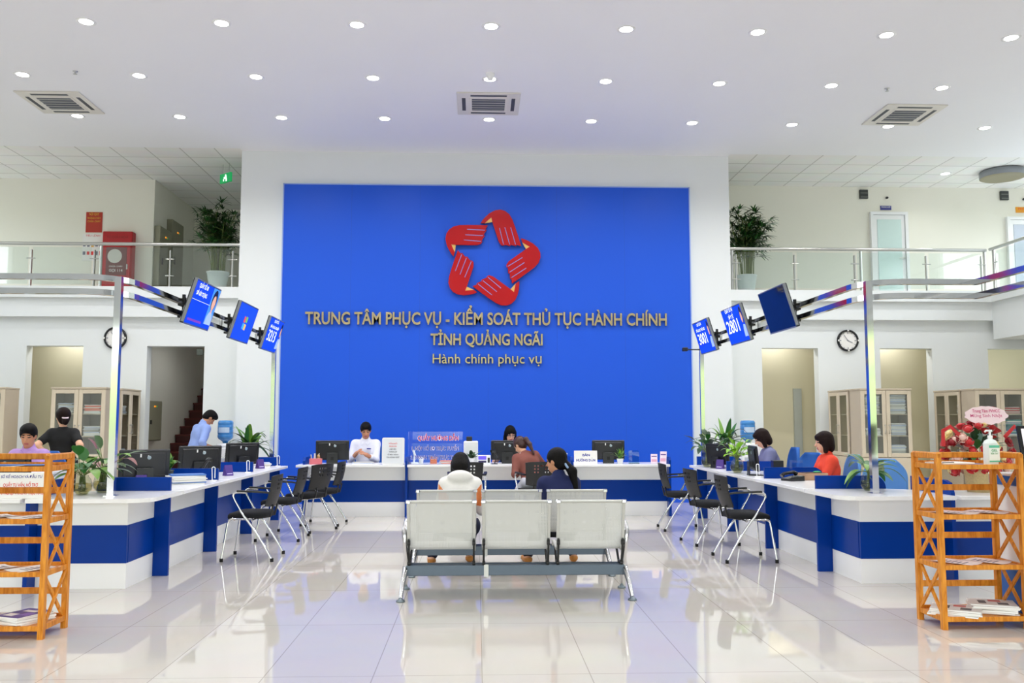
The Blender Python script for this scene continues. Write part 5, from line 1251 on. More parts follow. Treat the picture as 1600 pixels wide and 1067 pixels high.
def vase_plant(x, y, label, seed, n=16, L=(.12, .2), W_=.07, stem=(.05, .17), mats=None, el=(15, 75), droop=(.2, .7), sc=1.0, name='vase_plant', pw=.75):
    r = random.Random(seed); t = thing(name, label, 'plant', (x, y, DT), 0, None, sc)
    MB().lathe(VP, 24).build('vase', m_vase, t)
    MB().lathe([(0, .006), (.038, .006), (.065, .042), (.069, .07), (.062, .09), (0, .09)], 20).build('water', m_water, t)
    st = MB(); fo = MB()
    for i in range(n):
        d = rdir(r, *el, a=i * 2.4 + r.uniform(-.3, .3)); q = Vector((r.uniform(-.025, .025), r.uniform(-.025, .025), .03)); m = Vector((q.x * .6, q.y * .6, .15)); e = m + d * r.uniform(*stem)
        st.tube([q, m, m.lerp(e, .5) + Vector((0, 0, .01)), e], .003, 5)
        leaf(fo, e, (d + Vector((0, 0, -.25))).normalized(), r.uniform(*L), W_ * r.uniform(.8, 1.15), r.uniform(*droop), r.randrange(len(mats)), 7, pw=pw)
    for i in range(7): st.tube([Vector((r.uniform(-.05, .05), r.uniform(-.05, .05), r.uniform(.02, .06))) for _ in range(3)], .002, 4)
    st.build('stem', m_stem, t); fo.build('foliage', mats, t); return t
vase_plant(-3.68, 8.2, 'round glass vase with green leaves on the left corner counter, left of the two', 11, 24, (.13, .2), .085, (.05, .2), [m_leaf, m_leafm], sc=1.12)
vase_plant(-3.60, 8.44, 'glass vase with purplish variegated leaves beside the left chrome post', 12, 22, (.13, .22), .06, (.06, .22), [m_leafp, m_leafm, M('grey_green_leaf', '6F8A6A', .4, var=.3, scale=18)], sc=1.15)
vase_plant(3.47, 8.40, 'glass vase with long drooping variegated leaves beside the right chrome post', 13, 17, (.2, .3), .075, (.04, .14), [m_leafm, m_leaf, M('pale_variegated_leaf', 'A9B98A', .4, var=.3, scale=18)], el=(15, 65), droop=(.3, .8), sc=1.05)
vase_plant(3.07, 11.32, 'glass vase with bright lime leaves on the right counter, beside the monitor seen edge-on', 14, 30, (.10, .2), .06, (.06, .2), [m_leafl, m_leafl, M('deep_lime_leaf', '6FA51C', .4, var=.3)], el=(25, 80), sc=1.15)  # two lime tones, picked at random per leaf
vase_plant(3.06, 12.75, 'glass vase with dark green leaves near the far end of the right counter', 15, 22, (.13, .22), .07, (.1, .26), [m_leafd, m_leaf], el=(10, 80), sc=1.2)
def pot_plant(x, y, z, label, seed, n, L, W_, el, droop, mats, pot=None, pr=.06, ph=.1, stemh=0.0, name='potted_plant', spread=.0, pw=.6):
    r = random.Random(seed); t = thing(name, label, 'plant', (x, y, z))
    MB().lathe([(0, 0), (pr * .75, 0), (pr, ph), (pr * 1.05, ph), (pr * 1.05, ph * .9), (pr * .92, ph * .88), (0, ph * .88)], 22).build('pot', pot or m_white, t)
    MB().disc(pr * .92, ph * .89, 16).build('soil', m_soil, t)
    fo = MB(); st = MB()
    if stemh:
        for k in range(3): st.tube([(pr * .3 * math.cos(k * 2.1), pr * .3 * math.sin(k * 2.1), ph * .8), (pr * .35 * math.cos(k * 2.1), pr * .35 * math.sin(k * 2.1), ph + stemh)], .014, 8)
        st.build('stem', m_stem, t)
    for i in range(n):
        d = rdir(r, *el, a=i * 2.4); q = Vector((r.uniform(-1, 1) * pr * .4 + d.x * spread, r.uniform(-1, 1) * pr * .4 + d.y * spread, ph + stemh * r.uniform(.75, 1)))
        leaf(fo, q, d, r.uniform(*L), W_ * r.uniform(.8, 1.1), r.uniform(*droop), r.randrange(len(mats)), 9, pw=pw)
    fo.build('foliage', mats, t); return t
pot_plant(-3.72, 14.2, 0, 'large dracaena with arching leaves at the far left, behind the farthest left monitor', 21, 34, (.45, .78), .07, (14, 82), (.25, .8), [m_leaf, m_leafm, m_leafd], M('terracotta_pot', 'B5623A', .6), .16, .34, .74, 'dracaena', pw=.5)
pot_plant(3.66, 13.95, 0, 'large dracaena with arching leaves at the far right, in front of the right water bottle', 22, 32, (.45, .78), .08, (12, 82), (.25, .85), [m_leaf, m_leafd, m_leafm], M('lime_pot', '9BAA2E', .5), .14, .92, .18, 'dracaena', pw=.5)
pot_plant(-3.55, 10.0, DT, 'broad-leaved green plant behind the nearest left monitor', 23, 13, (.22, .36), .10, (35, 85), (.2, .7), [m_leaf, m_leafm], M('dark_pot', '23302C', .4), .07, .12)
pot_plant(-3.64, 11.98, DT, 'leafy green plant in an orange pot beside the middle left monitor', 24, 26, (.2, .36), .06, (20, 80), (.3, .8), [m_leaf, m_leafd, m_leafm], M('orange_pot', 'CC7A3C', .5), .07, .13)
pot_plant(-.27, 13.74, DT, 'small dark green plant on the back counter beside the white computer case', 25, 16, (.14, .26), .07, (25, 85), (.2, .8), [m_leafd, m_leaf], m_white, .05, .09)
pot_plant(1.97, 13.70, DT, 'grassy spider plant in a small white pot on the right of the back counter', 26, 46, (.14, .24), .013, (40, 88), (.1, .6), [m_leafm, m_leaf, m_leafl], m_white, .05, .08)

# flower basket
def rose(mb, c, n, R_, mi, r):
    F = fr(c, n.orthogonal(), n)
    mb.ell((0, 0, 0), (R_ * .55, R_ * .55, R_ * .5), 10, 6, mi, F)
    for k in range(9):
        a = k * 2.4; rr = R_ * (.35 + .065 * k)
        vs = []
        for i in range(4):
            for j in range(4):
                aa = a + (i - 1.5) * .45; h = R_ * (.55 - .1 * k / 3) * (j / 3) ; q = rr * (.55 + .45 * j / 3 * (1 + .02 * k))
                vs.append((q * math.cos(aa), q * math.sin(aa), h - R_ * .1 + (-.06 * R_ if i in (0, 3) else 0)))
        mb.add(vs, [(4 * i + j, 4 * i + 4 + j, 4 * i + 5 + j, 4 * i + 1 + j) for i in range(3) for j in range(3)], mi, True, F)
t = thing('flower_basket', 'basket of red roses with a pink greeting card behind the right bamboo shelf', 'flowers', (4.42, 8.22, DT))
r = random.Random(31)
mb = MB(); mb.lathe([(0, 0), (.10, 0), (.125, .2), (.135, .21), (.12, .2), (0, .17)], 22)
mb.build('basket', M('wicker', 'D8C08A', .7, var=.25, scale=60, bump=.6), t)
fol = MB()
for i in range(70): d = rdir(r, -25, 85); leaf(fol, Vector((0, 0, .33)) + d * r.uniform(.08, .16), d, r.uniform(.12, .2), .06, .3, r.randrange(3), 5)
fol.build('foliage', [m_leafd, m_leaf, M('eucalyptus_leaf', '6F9088', .5, var=.2)], t)
m_rose = M('red_rose', 'C4101A', .5, var=.2, scale=30, sheen=.3); m_rose2 = M('dark_red_rose', '8E0C18', .5, var=.2, scale=30); m_cream_f = M('cream_flower', 'F2DFA0', .5, var=.1, scale=30); m_pinkf = M('blush_flower', 'EBC4B8', .5, var=.1)
for i in range(74):
    d = rdir(r, -45, 80, a=i * 2.39996); R0 = Vector((.32, .18, .27)); c = Vector((d.x * R0.x, d.y * R0.y, .36 + d.z * R0.z))
    b = MB(); k = i % 7
    rose(b, c, (d + Vector((0, -.2, .2))).normalized(), r.uniform(.048, .068), 0, r)
    b.build('cream_flower' if k == 2 else 'blush_flower' if k == 5 else 'rose', m_cream_f if k == 2 else m_pinkf if k == 5 else (m_rose2 if k == 4 else m_rose), t)
for a, L_, rr in ((-1, .26, .3), (1, .22, .26)):        # red ribbon loops at the sides
    MB().sq([Vector((a * .2, -.1, .5)), Vector((a * .30, -.1, .60)), Vector((a * .36, -.08, .56)), Vector((a * .36, -.08, .42))], .003, .035, up=(0, 1, 0)).build('ribbon', m_rose, t)
mb = MB().prism([(.20 * math.cos(k * PI / 16) * (1 + .05 * math.cos(k * 2.2)), .085 * math.sin(k * PI / 16) * (1 + .08 * math.sin(k * 3.1))) for k in range(32)], 0, .006, T=fr((.06, -.06, .70), (1, 0, 0), (0, -1, .15)))
o = mb.build('greeting_card', M('pink_card', 'F6DCE2', .6), t)
mb = MB()
for i, s in enumerate(('Trung Tâm PVHCC', 'Mừng Sinh Nhật', 'Doanh Nghiệp')): mb.text(s, w=(.26, .30, .24)[i], h=.028, T=fr((.06, -.0685, .728 - i * .044), (1, 0, 0), (0, -1, .15)), bold=.01)
mb.build('lettering', [M('magenta_print', 'C8407A', .5)], o)
MB().tube([(0, -.03, .2), (0, -.055, .66)], .004, 6).build('card_stick', m_stem, t)

# ================================================================== DESK THINGS
m_mon = M('monitor_black', '1A1B1F', .38, var=.06, scale=20)
def monitor(x, y, rz, label, z=DT, badge=True, stickers=True, sc=1.0):
    """all-in-one computer seen from its back (local -y)"""
    t = thing('computer', label, 'computer', (x, y, z), math.radians(rz), 'black desk computers', sc)
    T = Matrix.Translation((0, 0, .205)) @ Matrix.Rotation(math.radians(6), 4, 'X')
    MB().box(-.25, .25, -.03, .0, -.15, .15, b=.010, T=T).box(-.21, .21, -.045, -.03, -.12, .12, b=.012, T=T).build('housing', m_mon, t)
    MB().quad((.24, .001, -.13), (-.24, .001, -.13), (-.24, .001, .14), (.24, .001, .14), 0, T).build('display', m_scr2, t)
    s = MB().box(-.085, .085, -.085, -.075, .0, .165, b=.004).box(-.085, .085, -.09, .08, 0, .012, b=.004).box(-.05, .05, -.076, -.04, .12, .165)
    s = s.build('stand', m_mon, t)
    MB().box(-.022, .022, -.0865, -.0845, .055, .105).build('cable_hole', m_rubber, s)
    if badge: MB().lathe([(0, .0015), (.017, .0015), (.02, 0)], 18, T=T @ fr((.04, -.0455, .07), (1, 0, 0), (0, -1, 0))).build('round_badge', [M('badge_grey', '9FB0B8', .3)], t)
    if stickers:
        MB().box(-.05, -.035, -.0465, -.045, .075, .11, T=T).build('sticker', m_paper, t); MB().cbox((-.005, -.0458, .092), (.03, .0012, .01), T=T @ Matrix.Rotation(.5, 4, 'Y')).build('sticker', m_paper, t)
    return t
monitor(-3.66, 9.62, 30, 'black computer on the left counter, nearest to the viewer')
monitor(-3.52, 11.05, 32, 'black computer on the left counter, second from the viewer')
monitor(-3.42, 12.6, 44, 'black computer on the left counter, farthest, before the dracaena')
monitor(-2.40, 13.98, 6, 'black computer on the back counter beside the man in white')
monitor(.27, 13.98, -2, 'black computer on the back counter in front of the woman with glasses')
monitor(1.83, 13.98, -6, 'black computer on the right of the back counter, behind the grassy pot')
monitor(3.14, 12.45, -66, 'black computer at the far end of the right counter, by the dark vase plant', stickers=False, sc=.95)
monitor(3.14, 10.80, -97, 'black computer on the right counter seen edge-on, before the woman in grey-purple', stickers=False)
monitor(-4.46, 8.35, 8, 'black computer on the left front counter, cut by the picture edge', stickers=False)
def phone(x, y, rz, label):
    t = thing('desk_phone', label, 'telephone', (x, y, DT), math.radians(rz), 'black desk telephones')
    MB().prism([(-.09, 0), (.09, 0), (.09, .055), (-.09, .025)], -.085, .085, T=fr((0, 0, 0), (0, 1, 0), (1, 0, 0))).build('base', m_blackgl, t)
    MB().tube([(-.06, -.10, .05), (-.06, -.07, .075), (-.06, .06, .09), (-.06, .10, .07)], [.024, .018, .018, .025], 10).build('handset', m_blackgl, t)
    mb = MB()
    for i in range(4):
        for j in range(3): mb.cbox((.01 + j * .025, -.045 + i * .024, .041 + i * .004), (.016, .014, .006))
    mb.build('keypad', M('key_grey', '6C6E72', .5), t)
    MB().box(-.01, .07, .05, .085, .05, .0555, T=None).build('display', M('lcd_grey', '8E9A94', .3), t)
phone(-3.74, 9.15, 60, 'black telephone on the left counter, in front of the nearest computer'); phone(3.24, 9.80, -70, 'black telephone on the right counter, below the woman in red')
def scanner(x, y, rz, label):
    t = thing('barcode_scanner', label, 'scanner', (x, y, DT), math.radians(rz), 'black barcode scanners')
    MB().cyl(.05, 0, .012, 18).build('base', m_black, t); MB().tube([(0, 0, .01), (0, .03, .08), (0, .0, .15)], .008, 8).build('neck', m_black, t)
    MB().tube([(0, .07, .10), (0, .035, .16), (0, -.015, .205), (0, -.07, .195)], [.016, .018, .026, .022], 12).build('gun', m_blackgl, t)
scanner(-3.33, 10.72, 60, 'black barcode scanner on a stand before the second left computer'); scanner(.07, 13.72, -50, 'black barcode scanner on the back counter, left of the middle computer')
def tent(x, y, rz, label, col=None, txt='MỜI NGỒI'):
    t = thing('tent_card', label, 'sign', (x, y, DT), math.radians(rz), 'small purple tent cards')
    MB().prism([(-.04, 0), (.04, 0), (.006, .125), (-.006, .125)], -.05, .05, T=fr((0, 0, 0), (0, 1, 0), (1, 0, 0))).build('card', col or m_purple, t)
    n = Vector((0, -1, .27)); mb = MB(); mb.text('i', h=.05, T=fr((0, -.026, .045), (1, 0, 0), n), bold=.03); mb.box(-.035, .035, -.036, -.034, .02, .03)
    mb.build('lettering', [M('lilac_print', 'D9CCF2', .5)], t)
tent(-3.46, 9.0, 40, 'purple tent card on the left counter behind the nearest blue board'); tent(-3.16, 10.98, 50, 'purple tent card beside the barcode scanner on the left counter')
tent(-3.17, 12.62, 50, 'purple tent card before the farthest left computer'); tent(3.12, 12.3, -40, 'purple tent card at the far end of the right counter, by the glass vase')
def hook(x, y, label):
    t = thing('card_reader_stand', label, 'stand', (x, y, DT), 0, 'white looped stands'); MB().box(-.03, .03, -.03, .03, 0, .01, b=.003).build('foot', m_white, t)
    MB().tube(rounded([(-.012, 0, .01), (-.018, 0, .15), (.016, 0, .15), (.016, 0, .03)], .016, 5), .005, 8).build('loop', m_white, t)
hook(-3.06, 10.03, 'white looped stand on the left counter by the stack of binders'); hook(-3.08, 11.6, 'white looped stand on the left counter before the third blue board'); hook(-3.05, 13.2, 'white looped stand at the far end of the left counter'); hook(3.06, 10.45, 'white looped stand on the right counter by the second blue board')
paper_stack(-3.22, 9.62, DT, .34, .26, .10, 'stack of binders and files with blue and red covers on the left counter', 41, [m_bluefile, m_redfile, m_paper], 'binder_stack', 'files', None, .5)
mb = MB()
paper_stack(-3.28, 13.05, DT, .3, .22, .06, 'loose white papers at the far end of the left counter', 42, None, 'paper_stack', 'papers', None, .3)
paper_stack(-1.93, 13.92, DT, .3, .22, .03, 'papers before the man in white on the back counter', 43, None, 'paper_stack', 'papers', None, .1)
t = thing('cardboard_tray', 'brown cardboard tray on the right counter before the woman in red', 'box', (3.52, 9.98, DT), math.radians(-80))
MB().box(-.1, .1, -.14, .14, 0, .075, b=.004).build('tray', M('cardboard', 'B08C70', .8, var=.1), t); MB().box(-.08, .08, -.12, .12, .075, .079).build('dark_slots', M('dark_slots', '4A362C', .8), t)
MB().ell((.02, .05, .085), (.02, .05, .012)).build('green_card', M('green_card', '3FA36A', .6), t)
t = thing('acrylic_stand', 'clear acrylic sheet stand on the right counter beside the telephone', 'stand', (3.36, 10.02, DT), math.radians(-15))
MB().box(-.07, .07, -.003, .003, 0, .21).build('sheet', m_acry, t); MB().box(-.07, .07, -.03, .03, 0, .004).build('foot', m_acry, t)
t = thing('pen_tray', 'black pen holder on the right counter before the woman in grey-purple', 'pen holder', (3.30, 10.48, DT))
MB().box(-.06, .06, -.05, .05, 0, .19, b=.004).build('case', m_black, t)

# signs on the counters
def board_sign(name, label, x, y, z, rz, w, h, lines, mat, lean=8, th=.006, foot=True, bold=.012, parts=None):
    t = thing(name, label, 'sign', (x, y, z), math.radians(rz))
    T = Matrix.Rotation(math.radians(-lean), 4, 'X')
    MB().box(-w / 2, w / 2, -th / 2, th / 2, 0.004, h, b=.002, T=T).build('sheet', [mat], t)
    F = T @ fr((0, -th / 2 - .0015, 0), (1, 0, 0), (0, -1, 0))
    groups = {}
    for s, cx, cz, ww, hh, m in lines: groups.setdefault(m.name, (m, MB()))[1].text(s, w=ww * w, h=hh * h, T=F @ Matrix.Translation((cx * w, cz * h - hh * h / 2, 0)), bold=bold)
    for m, mb in groups.values(): mb.build('lettering', [m], t)
    if foot: MB().box(-w / 2, w / 2, -.0, .09, 0, .005).box(-w * .1, w * .1, .05, .055, 0, h * .5, T=Matrix.Translation((0, -.0, 0)) @ Matrix.Rotation(math.radians(-lean + 12), 4, 'X')).build('foot', [mat], t)
    return t
def acr_text(mb_m, *a): pass
t = board_sign('acrylic_sign', 'large clear acrylic sign with red and navy words on the back counter', -.82, 13.66, DT, 0, .82, .49,
   [('QUẦY HƯỚNG DẪN', .05, .80, .74, .13, M('bright_red_print', 'D8222E', .5)), ('1. NỘP HỒ SƠ TRỰC TUYẾN', .0, .49, .84, .10, m_navytxt), ('2. THANH TOÁN TRỰC TUYẾN', .02, .22, .92, .10, m_navytxt)], m_acry, 3, bold=.018)
for s_, cx_, cz_, ww_, hh_ in (('QUẦY HƯỚNG DẪN', .05, .80, .74, .13), ('1. NỘP HỒ SƠ TRỰC TUYẾN', .0, .49, .84, .10), ('2. THANH TOÁN TRỰC TUYẾN', .02, .22, .92, .10)):
    MB().text(s_, w=ww_ * .82 + .012, h=hh_ * .49 + .004, T=Matrix.Rotation(math.radians(-3), 4, 'X') @ fr((cx_ * .82, -.0038, cz_ * .49 - hh_ * .245 - .002), (1, 0, 0), (0, -1, 0)), bold=.05).build('letter_outline', M('lilac_outline', 'E6E2FF', .5), t)
t = thing('notice_board', 'white round-cornered notice stand with red and black lines on the back counter', 'sign', (-1.44, 13.62, DT), math.radians(-4))
MB().prism([(x, y) for (cx, cy, a) in ((.14, .375, 0), (-.14, .375, PI / 2), (-.14, .025, PI), (.14, .025, 1.5 * PI)) for (x, y) in arc(cx, cy, .025, a, a + PI / 2, 5)], 0, .05, T=fr((0, 0, 0), (1, 0, 0), (0, -1, .03))).build('case', m_white, t)
MB().prism([(x, y) for (cx, cy, a) in ((.125, .36, 0), (-.125, .36, PI / 2), (-.125, .04, PI), (.125, .04, 1.5 * PI)) for (x, y) in arc(cx, cy, .02, a, a + PI / 2, 5)], .05, .052, T=fr((0, 0, 0), (1, 0, 0), (0, -1, .03))).build('face', M('matte_white_card', 'E9EDF2', .7), t)
for mm, LN in ((m_redtxt, (('THỐNG NHẤT', .305, .13), ('ĐÁNH GIÁ', .265, .11))), (M('dark_print', '3A4150', .6), (('LÀM VIỆC', .222, .10), ('THÀNH LẬP', .182, .12), ('SỐ MÁY HÀNH', .142, .16), ('CỦA NGÀNH NGHỀ', .102, .19)))):
    mb = MB()
    for s, z, w in LN: mb.text(s, w=w, h=.018, T=fr((0, -.054, z), (1, 0, 0), (0, -1, .03)), bold=.01)
    mb.build('lettering', [mm], t)
board_sign('table_card', 'small white card reading BÀN HƯỚNG DẪN on the back counter', 1.44, 13.63, DT, 0, .35, .205, [('BÀN', .02, .68, .32, .17, m_navytxt), ('HƯỚNG DẪN', 0, .30, .82, .17, m_navytxt)], m_paper, 8, bold=.035)
board_sign('office_sign', 'white office sign with navy and red lines, seen through the left bamboo shelf', -4.03, 7.80, DT, 0, .46, .22, [('SỞ KẾ HOẠCH VÀ ĐẦU TƯ', 0, .84, .74, .10, m_navytxt), ('QUẦY TƯ VẤN, HỖ TRỢ', 0, .52, .62, .12, m_redtxt), ('DOANH NGHIỆP ĐĂNG KÝ TRỰC TUYẾN', 0, .22, .92, .12, m_redtxt)], m_paper, 12, bold=.015)
t = board_sign('picture_card', 'small blue and green picture card beside the office sign, at the left picture edge', -4.42, 7.80, DT, 0, .22, .20, [], M('blue_picture', '2E6C9E', .5, var=.5, scale=14), 12)
mb = MB(); mb.prism([(.0, .02), (.09, .02), (.09, .12), (.05, .09), (.03, .05)], 0, .002, T=Matrix.Rotation(math.radians(-12), 4, 'X') @ fr((0, -.0045, 0), (1, 0, 0), (0, -1, 0))); mb.build('green_patch', M('green_picture', '8CA83A', .5, var=.3, scale=30), t)
# back counter
t = thing('computer_case', 'white computer case with a black device on top, on the back counter behind the plant', 'computer', (-.30, 14.02, DT))
MB().box(-.10, .12, -.15, .2, 0, .34, b=.012).build('case', m_white, t); MB().box(-.06, .03, -.05, .05, .34, .41, b=.008).build('device', m_black, t)
t = thing('card_terminal', 'white fingerprint terminal with purple screen on the back counter', 'terminal', (-.09, 13.72, DT))
T = Matrix.Rotation(math.radians(-10), 4, 'X')
MB().box(-.10, .10, -.02, .03, 0, .135, b=.006, T=T).build('case', m_white, t)
MB().box(-.085, .035, -.0225, -.02, .065, .12, T=T).build('display', M('purple_lcd', '5B4CC0', .2, emit=.4), t); MB().box(-.085, .035, -.0225, -.02, .02, .05, T=T).build('lower_panel', M('lcd_dark', '2A2350', .3), t); MB().box(.055, .088, -.024, -.02, .02, .095, b=.003, T=T).build('sensor', m_black, t)
t = thing('pen_caddy', 'clear and red pen caddy at the left end of the back counter', 'pen holder', (-2.62, 13.80, DT))
MB().box(-.09, .09, -.05, .05, 0, .085, b=.004).build('caddy', M('red_pen_tray', 'D8727A', .5), t)
mb = MB(); r = random.Random(4)
for i in range(9): x = -.07 + i * .017; mb.tube([(x, 0, .05), (x + r.uniform(-.02, .02), r.uniform(-.02, .02), r.uniform(.12, .17))], .005, 6, r.randrange(3))
mb.build('pens', [m_steel, m_paper, m_goldflat], t)
t = thing('orange_box', 'orange paper box behind the clear acrylic sign', 'box', (-.86, 13.98, DT)); MB().box(-.05, .05, -.05, .05, 0, .10, b=.002).build('carton', M('orange_card', 'EE6A3A', .7), t)
paper_stack(-.62, 14.0, DT, .26, .2, .05, 'papers behind the clear acrylic sign on the back counter', 44, [m_pinkfile], 'paper_stack', 'papers', None, .2)
t = thing('white_cup', 'white paper cup behind the left part of the clear acrylic sign', 'cup', (-1.05, 13.98, DT)); MB().lathe([(0, 0), (.03, 0), (.04, .1), (.037, .1), (.028, .004), (0, .004)], 18).build('cup', m_paper, t)
t = thing('desk_stand', 'white tilted tablet holder seen through the acrylic sign', 'stand', (-1.16, 13.95, DT), .4); MB().box(-.06, .06, -.05, .05, 0, .02, b=.004).build('foot', m_white, t); MB().sq([(0, 0, .02), (.02, .01, .12), (.0, .02, .2)], .02, .05).build('arm', m_white, t)
t = thing('document_holder', 'clear upright document holder with papers left of the white guidance card', 'stand', (1.10, 13.72, DT), -.7)
MB().box(-.06, .06, -.004, 0, 0, .17, T=Matrix.Rotation(-.25, 4, 'X')).build('back_sheet', M('holder_paper', 'B9C2E0', .5), t); MB().box(-.06, .06, -.03, .06, 0, .006).build('foot', m_acry, t)
t = thing('phone_stand', 'thin white upright card stand left of the document holder', 'stand', (.96, 13.76, DT)); MB().box(-.012, .012, -.01, .01, 0, .2, b=.003).build('upright', m_white, t); MB().box(-.03, .03, -.03, .03, 0, .008).build('foot', m_white, t)
t = thing('acrylic_screen', 'small green-tinted acrylic panel beside the grassy pot', 'stand', (2.2, 13.82, DT)); MB().prism([(x, y) for (cx, cy, a) in ((.05, .17, 0), (-.05, .17, PI / 2)) for (x, y) in arc(cx, cy, .03, a, a + PI / 2, 5)] + [(-.08, 0), (.08, 0)], -.003, .003, T=fr((0, 0, 0), (1, 0, 0), (0, -1, 0))).build('panel', glass('green_acrylic', (.72, .92, .92), 1.0, .1), t); MB().box(-.08, .08, -.04, .04, 0, .006).build('foot', m_black, t)
def leaflet(x, y, rz, h, label, seed):
    t = thing('leaflet_stand', label, 'leaflets', (x, y, DT), math.radians(rz), 'leaflet stands'); T = Matrix.Rotation(math.radians(-14), 4, 'X')
    MB().box(-.05, .05, -.008, .0, 0, h, T=T).build('leaflet', M('pink_white_leaflet', 'EBD9E4', .5, var=.12, scale=18), t)
    mb = MB(); mb.box(-.04, .04, -.0095, -.008, h * .2, h * .45, 0, T=T); mb.box(-.04, .04, -.0095, -.008, h * .7, h * .8, 1, T=T); mb.build('printed_block', [M('leaflet_pink', 'D8A0B8', .5), m_purple], t)
    MB().box(-.052, .052, -.02, .07, 0, .006).build('foot', m_acry, t)
leaflet(2.50, 13.76, -10, .15, 'small leaflet stand at the right end of the back counter', 1); leaflet(2.62, 13.68, -24, .19, 'larger pink and white leaflet stand at the right end of the back counter', 2)

# tablet frame on the tall counter
t = thing('tablet_display', 'black-framed display with red words on the tall counter at the right edge', 'display', (3.93, 6.38, 1.045), math.radians(-4))
T = Matrix.Rotation(math.radians(-14), 4, 'X')
MB().box(-.2, .2, -.012, .012, 0.01, .36, b=.006, T=T).build('frame', m_blackgl, t); MB().box(-.175, .175, -.0135, -.012, .035, .335, T=T).build('page', M('display_page', 'EDE6EE', .4, emit=.15), t)
MB().box(-.175, .175, -.0142, -.0135, .12, .2, T=T).build('pink_band', M('pale_red_band', 'E8B9B4', .5), t)
mb = MB(); mb.text('MỜI ĐÁNH GIÁ', w=.24, T=T @ fr((0, -.015, .23), (1, 0, 0), (0, -1, 0)), bold=.01); mb.build('lettering', m_redtxt, t)
MB().box(-.06, .06, -.0, .14, 0, .01).sq([(0, .02, .2), (0, .12, .01)], .03, .01).build('foot', m_black, t)

# office chairs behind the counters
def office_chair(x, y, rz, label, mat, up=0.0):
    t = thing('office_chair', label, 'chair', (x, y, 0), math.radians(rz), 'blue office chairs')
    vs = []; fs = []; nu, nv = 12, 12
    for off in (0, .035):
        for j in range(nv + 1):
            v = j / nv
            for i in range(nu + 1):
                u = i / nu * 2 - 1; k = .23 * (1 - max(0, (v - .55) / .45) ** 2.2 * .55) * (1 - max(0, (.25 - v) / .25) ** 2 * .2)
                vs.append((u * k, -.22 - .06 * v + .05 * u * u - off, .56 + up + .46 * v))
    m = (nu + 1) * (nv + 1); g = lambda i, j, k: k * m + j * (nu + 1) + i
    for j in range(nv):
        for i in range(nu): fs += [(g(i, j, 0), g(i, j + 1, 0), g(i + 1, j + 1, 0), g(i + 1, j, 0)), (g(i, j, 1), g(i + 1, j, 1), g(i + 1, j + 1, 1), g(i, j + 1, 1))]
    for i in range(nu): fs += [(g(i, 0, 0), g(i + 1, 0, 0), g(i + 1, 0, 1), g(i, 0, 1)), (g(i, nv, 0), g(i, nv, 1), g(i + 1, nv, 1), g(i + 1, nv, 0))]
    for j in range(nv): fs += [(g(0, j, 0), g(0, j, 1), g(0, j + 1, 1), g(0, j + 1, 0)), (g(nu, j, 0), g(nu, j + 1, 0), g(nu, j + 1, 1), g(nu, j, 1))]
    MB().add(vs, fs, 0, True).build('backrest', mat, t)
    MB().box(-.23, .23, -.2, .24, .385 + up, .445 + up, b=.025).build('seat', mat, t)
    MB().sq([(0, -.05, .38 + up), (0, -.24, .40 + up), (0, -.29, .62 + up)], .06, .02, up=(1, 0, 0)).build('back_bracket', m_black, t)
    MB().cyl(.025, .10, .39 + up, 14).build('post', m_chrome, t)
    b = MB()
    for k in range(5): a = k * 2 * PI / 5; b.sq([(0, 0, .11), (.26 * math.cos(a), .26 * math.sin(a), .065)], .035, .03)
    b = b.build('base', m_black, t)
    for k in range(5): a = k * 2 * PI / 5; MB().cyl(.03, -.02, .02, 12, T=fr((.26 * math.cos(a), .26 * math.sin(a), .03), (0, 0, 1), (-math.sin(a), math.cos(a), 0))).build('castor', m_rubber, b)
office_chair(4.07, 10.75, 88, 'light blue chair on which the woman in red sits', m_bluechairl, .01)
office_chair(3.90, 12.3, 86, 'blue chair on which the woman in grey-purple sits', m_bluechair, .05)
office_chair(3.95, 11.55, 120, 'empty blue office chair between the two women on the right', m_bluechair)
office_chair(4.10, 9.5, 150, 'empty light blue chair behind the vase on the right corner counter', m_bluechairl)
office_chair(-1.98, 14.80, 178, 'blue chair of the man in white behind the back counter', m_bluechair, .11)
office_chair(.34, 14.90, 176, 'blue chair of the woman with glasses behind the back counter', m_bluechair, .07)
office_chair(-5.20, 10.53, 172, 'blue chair of the smiling man behind the left bamboo shelf', m_bluechair, .06)

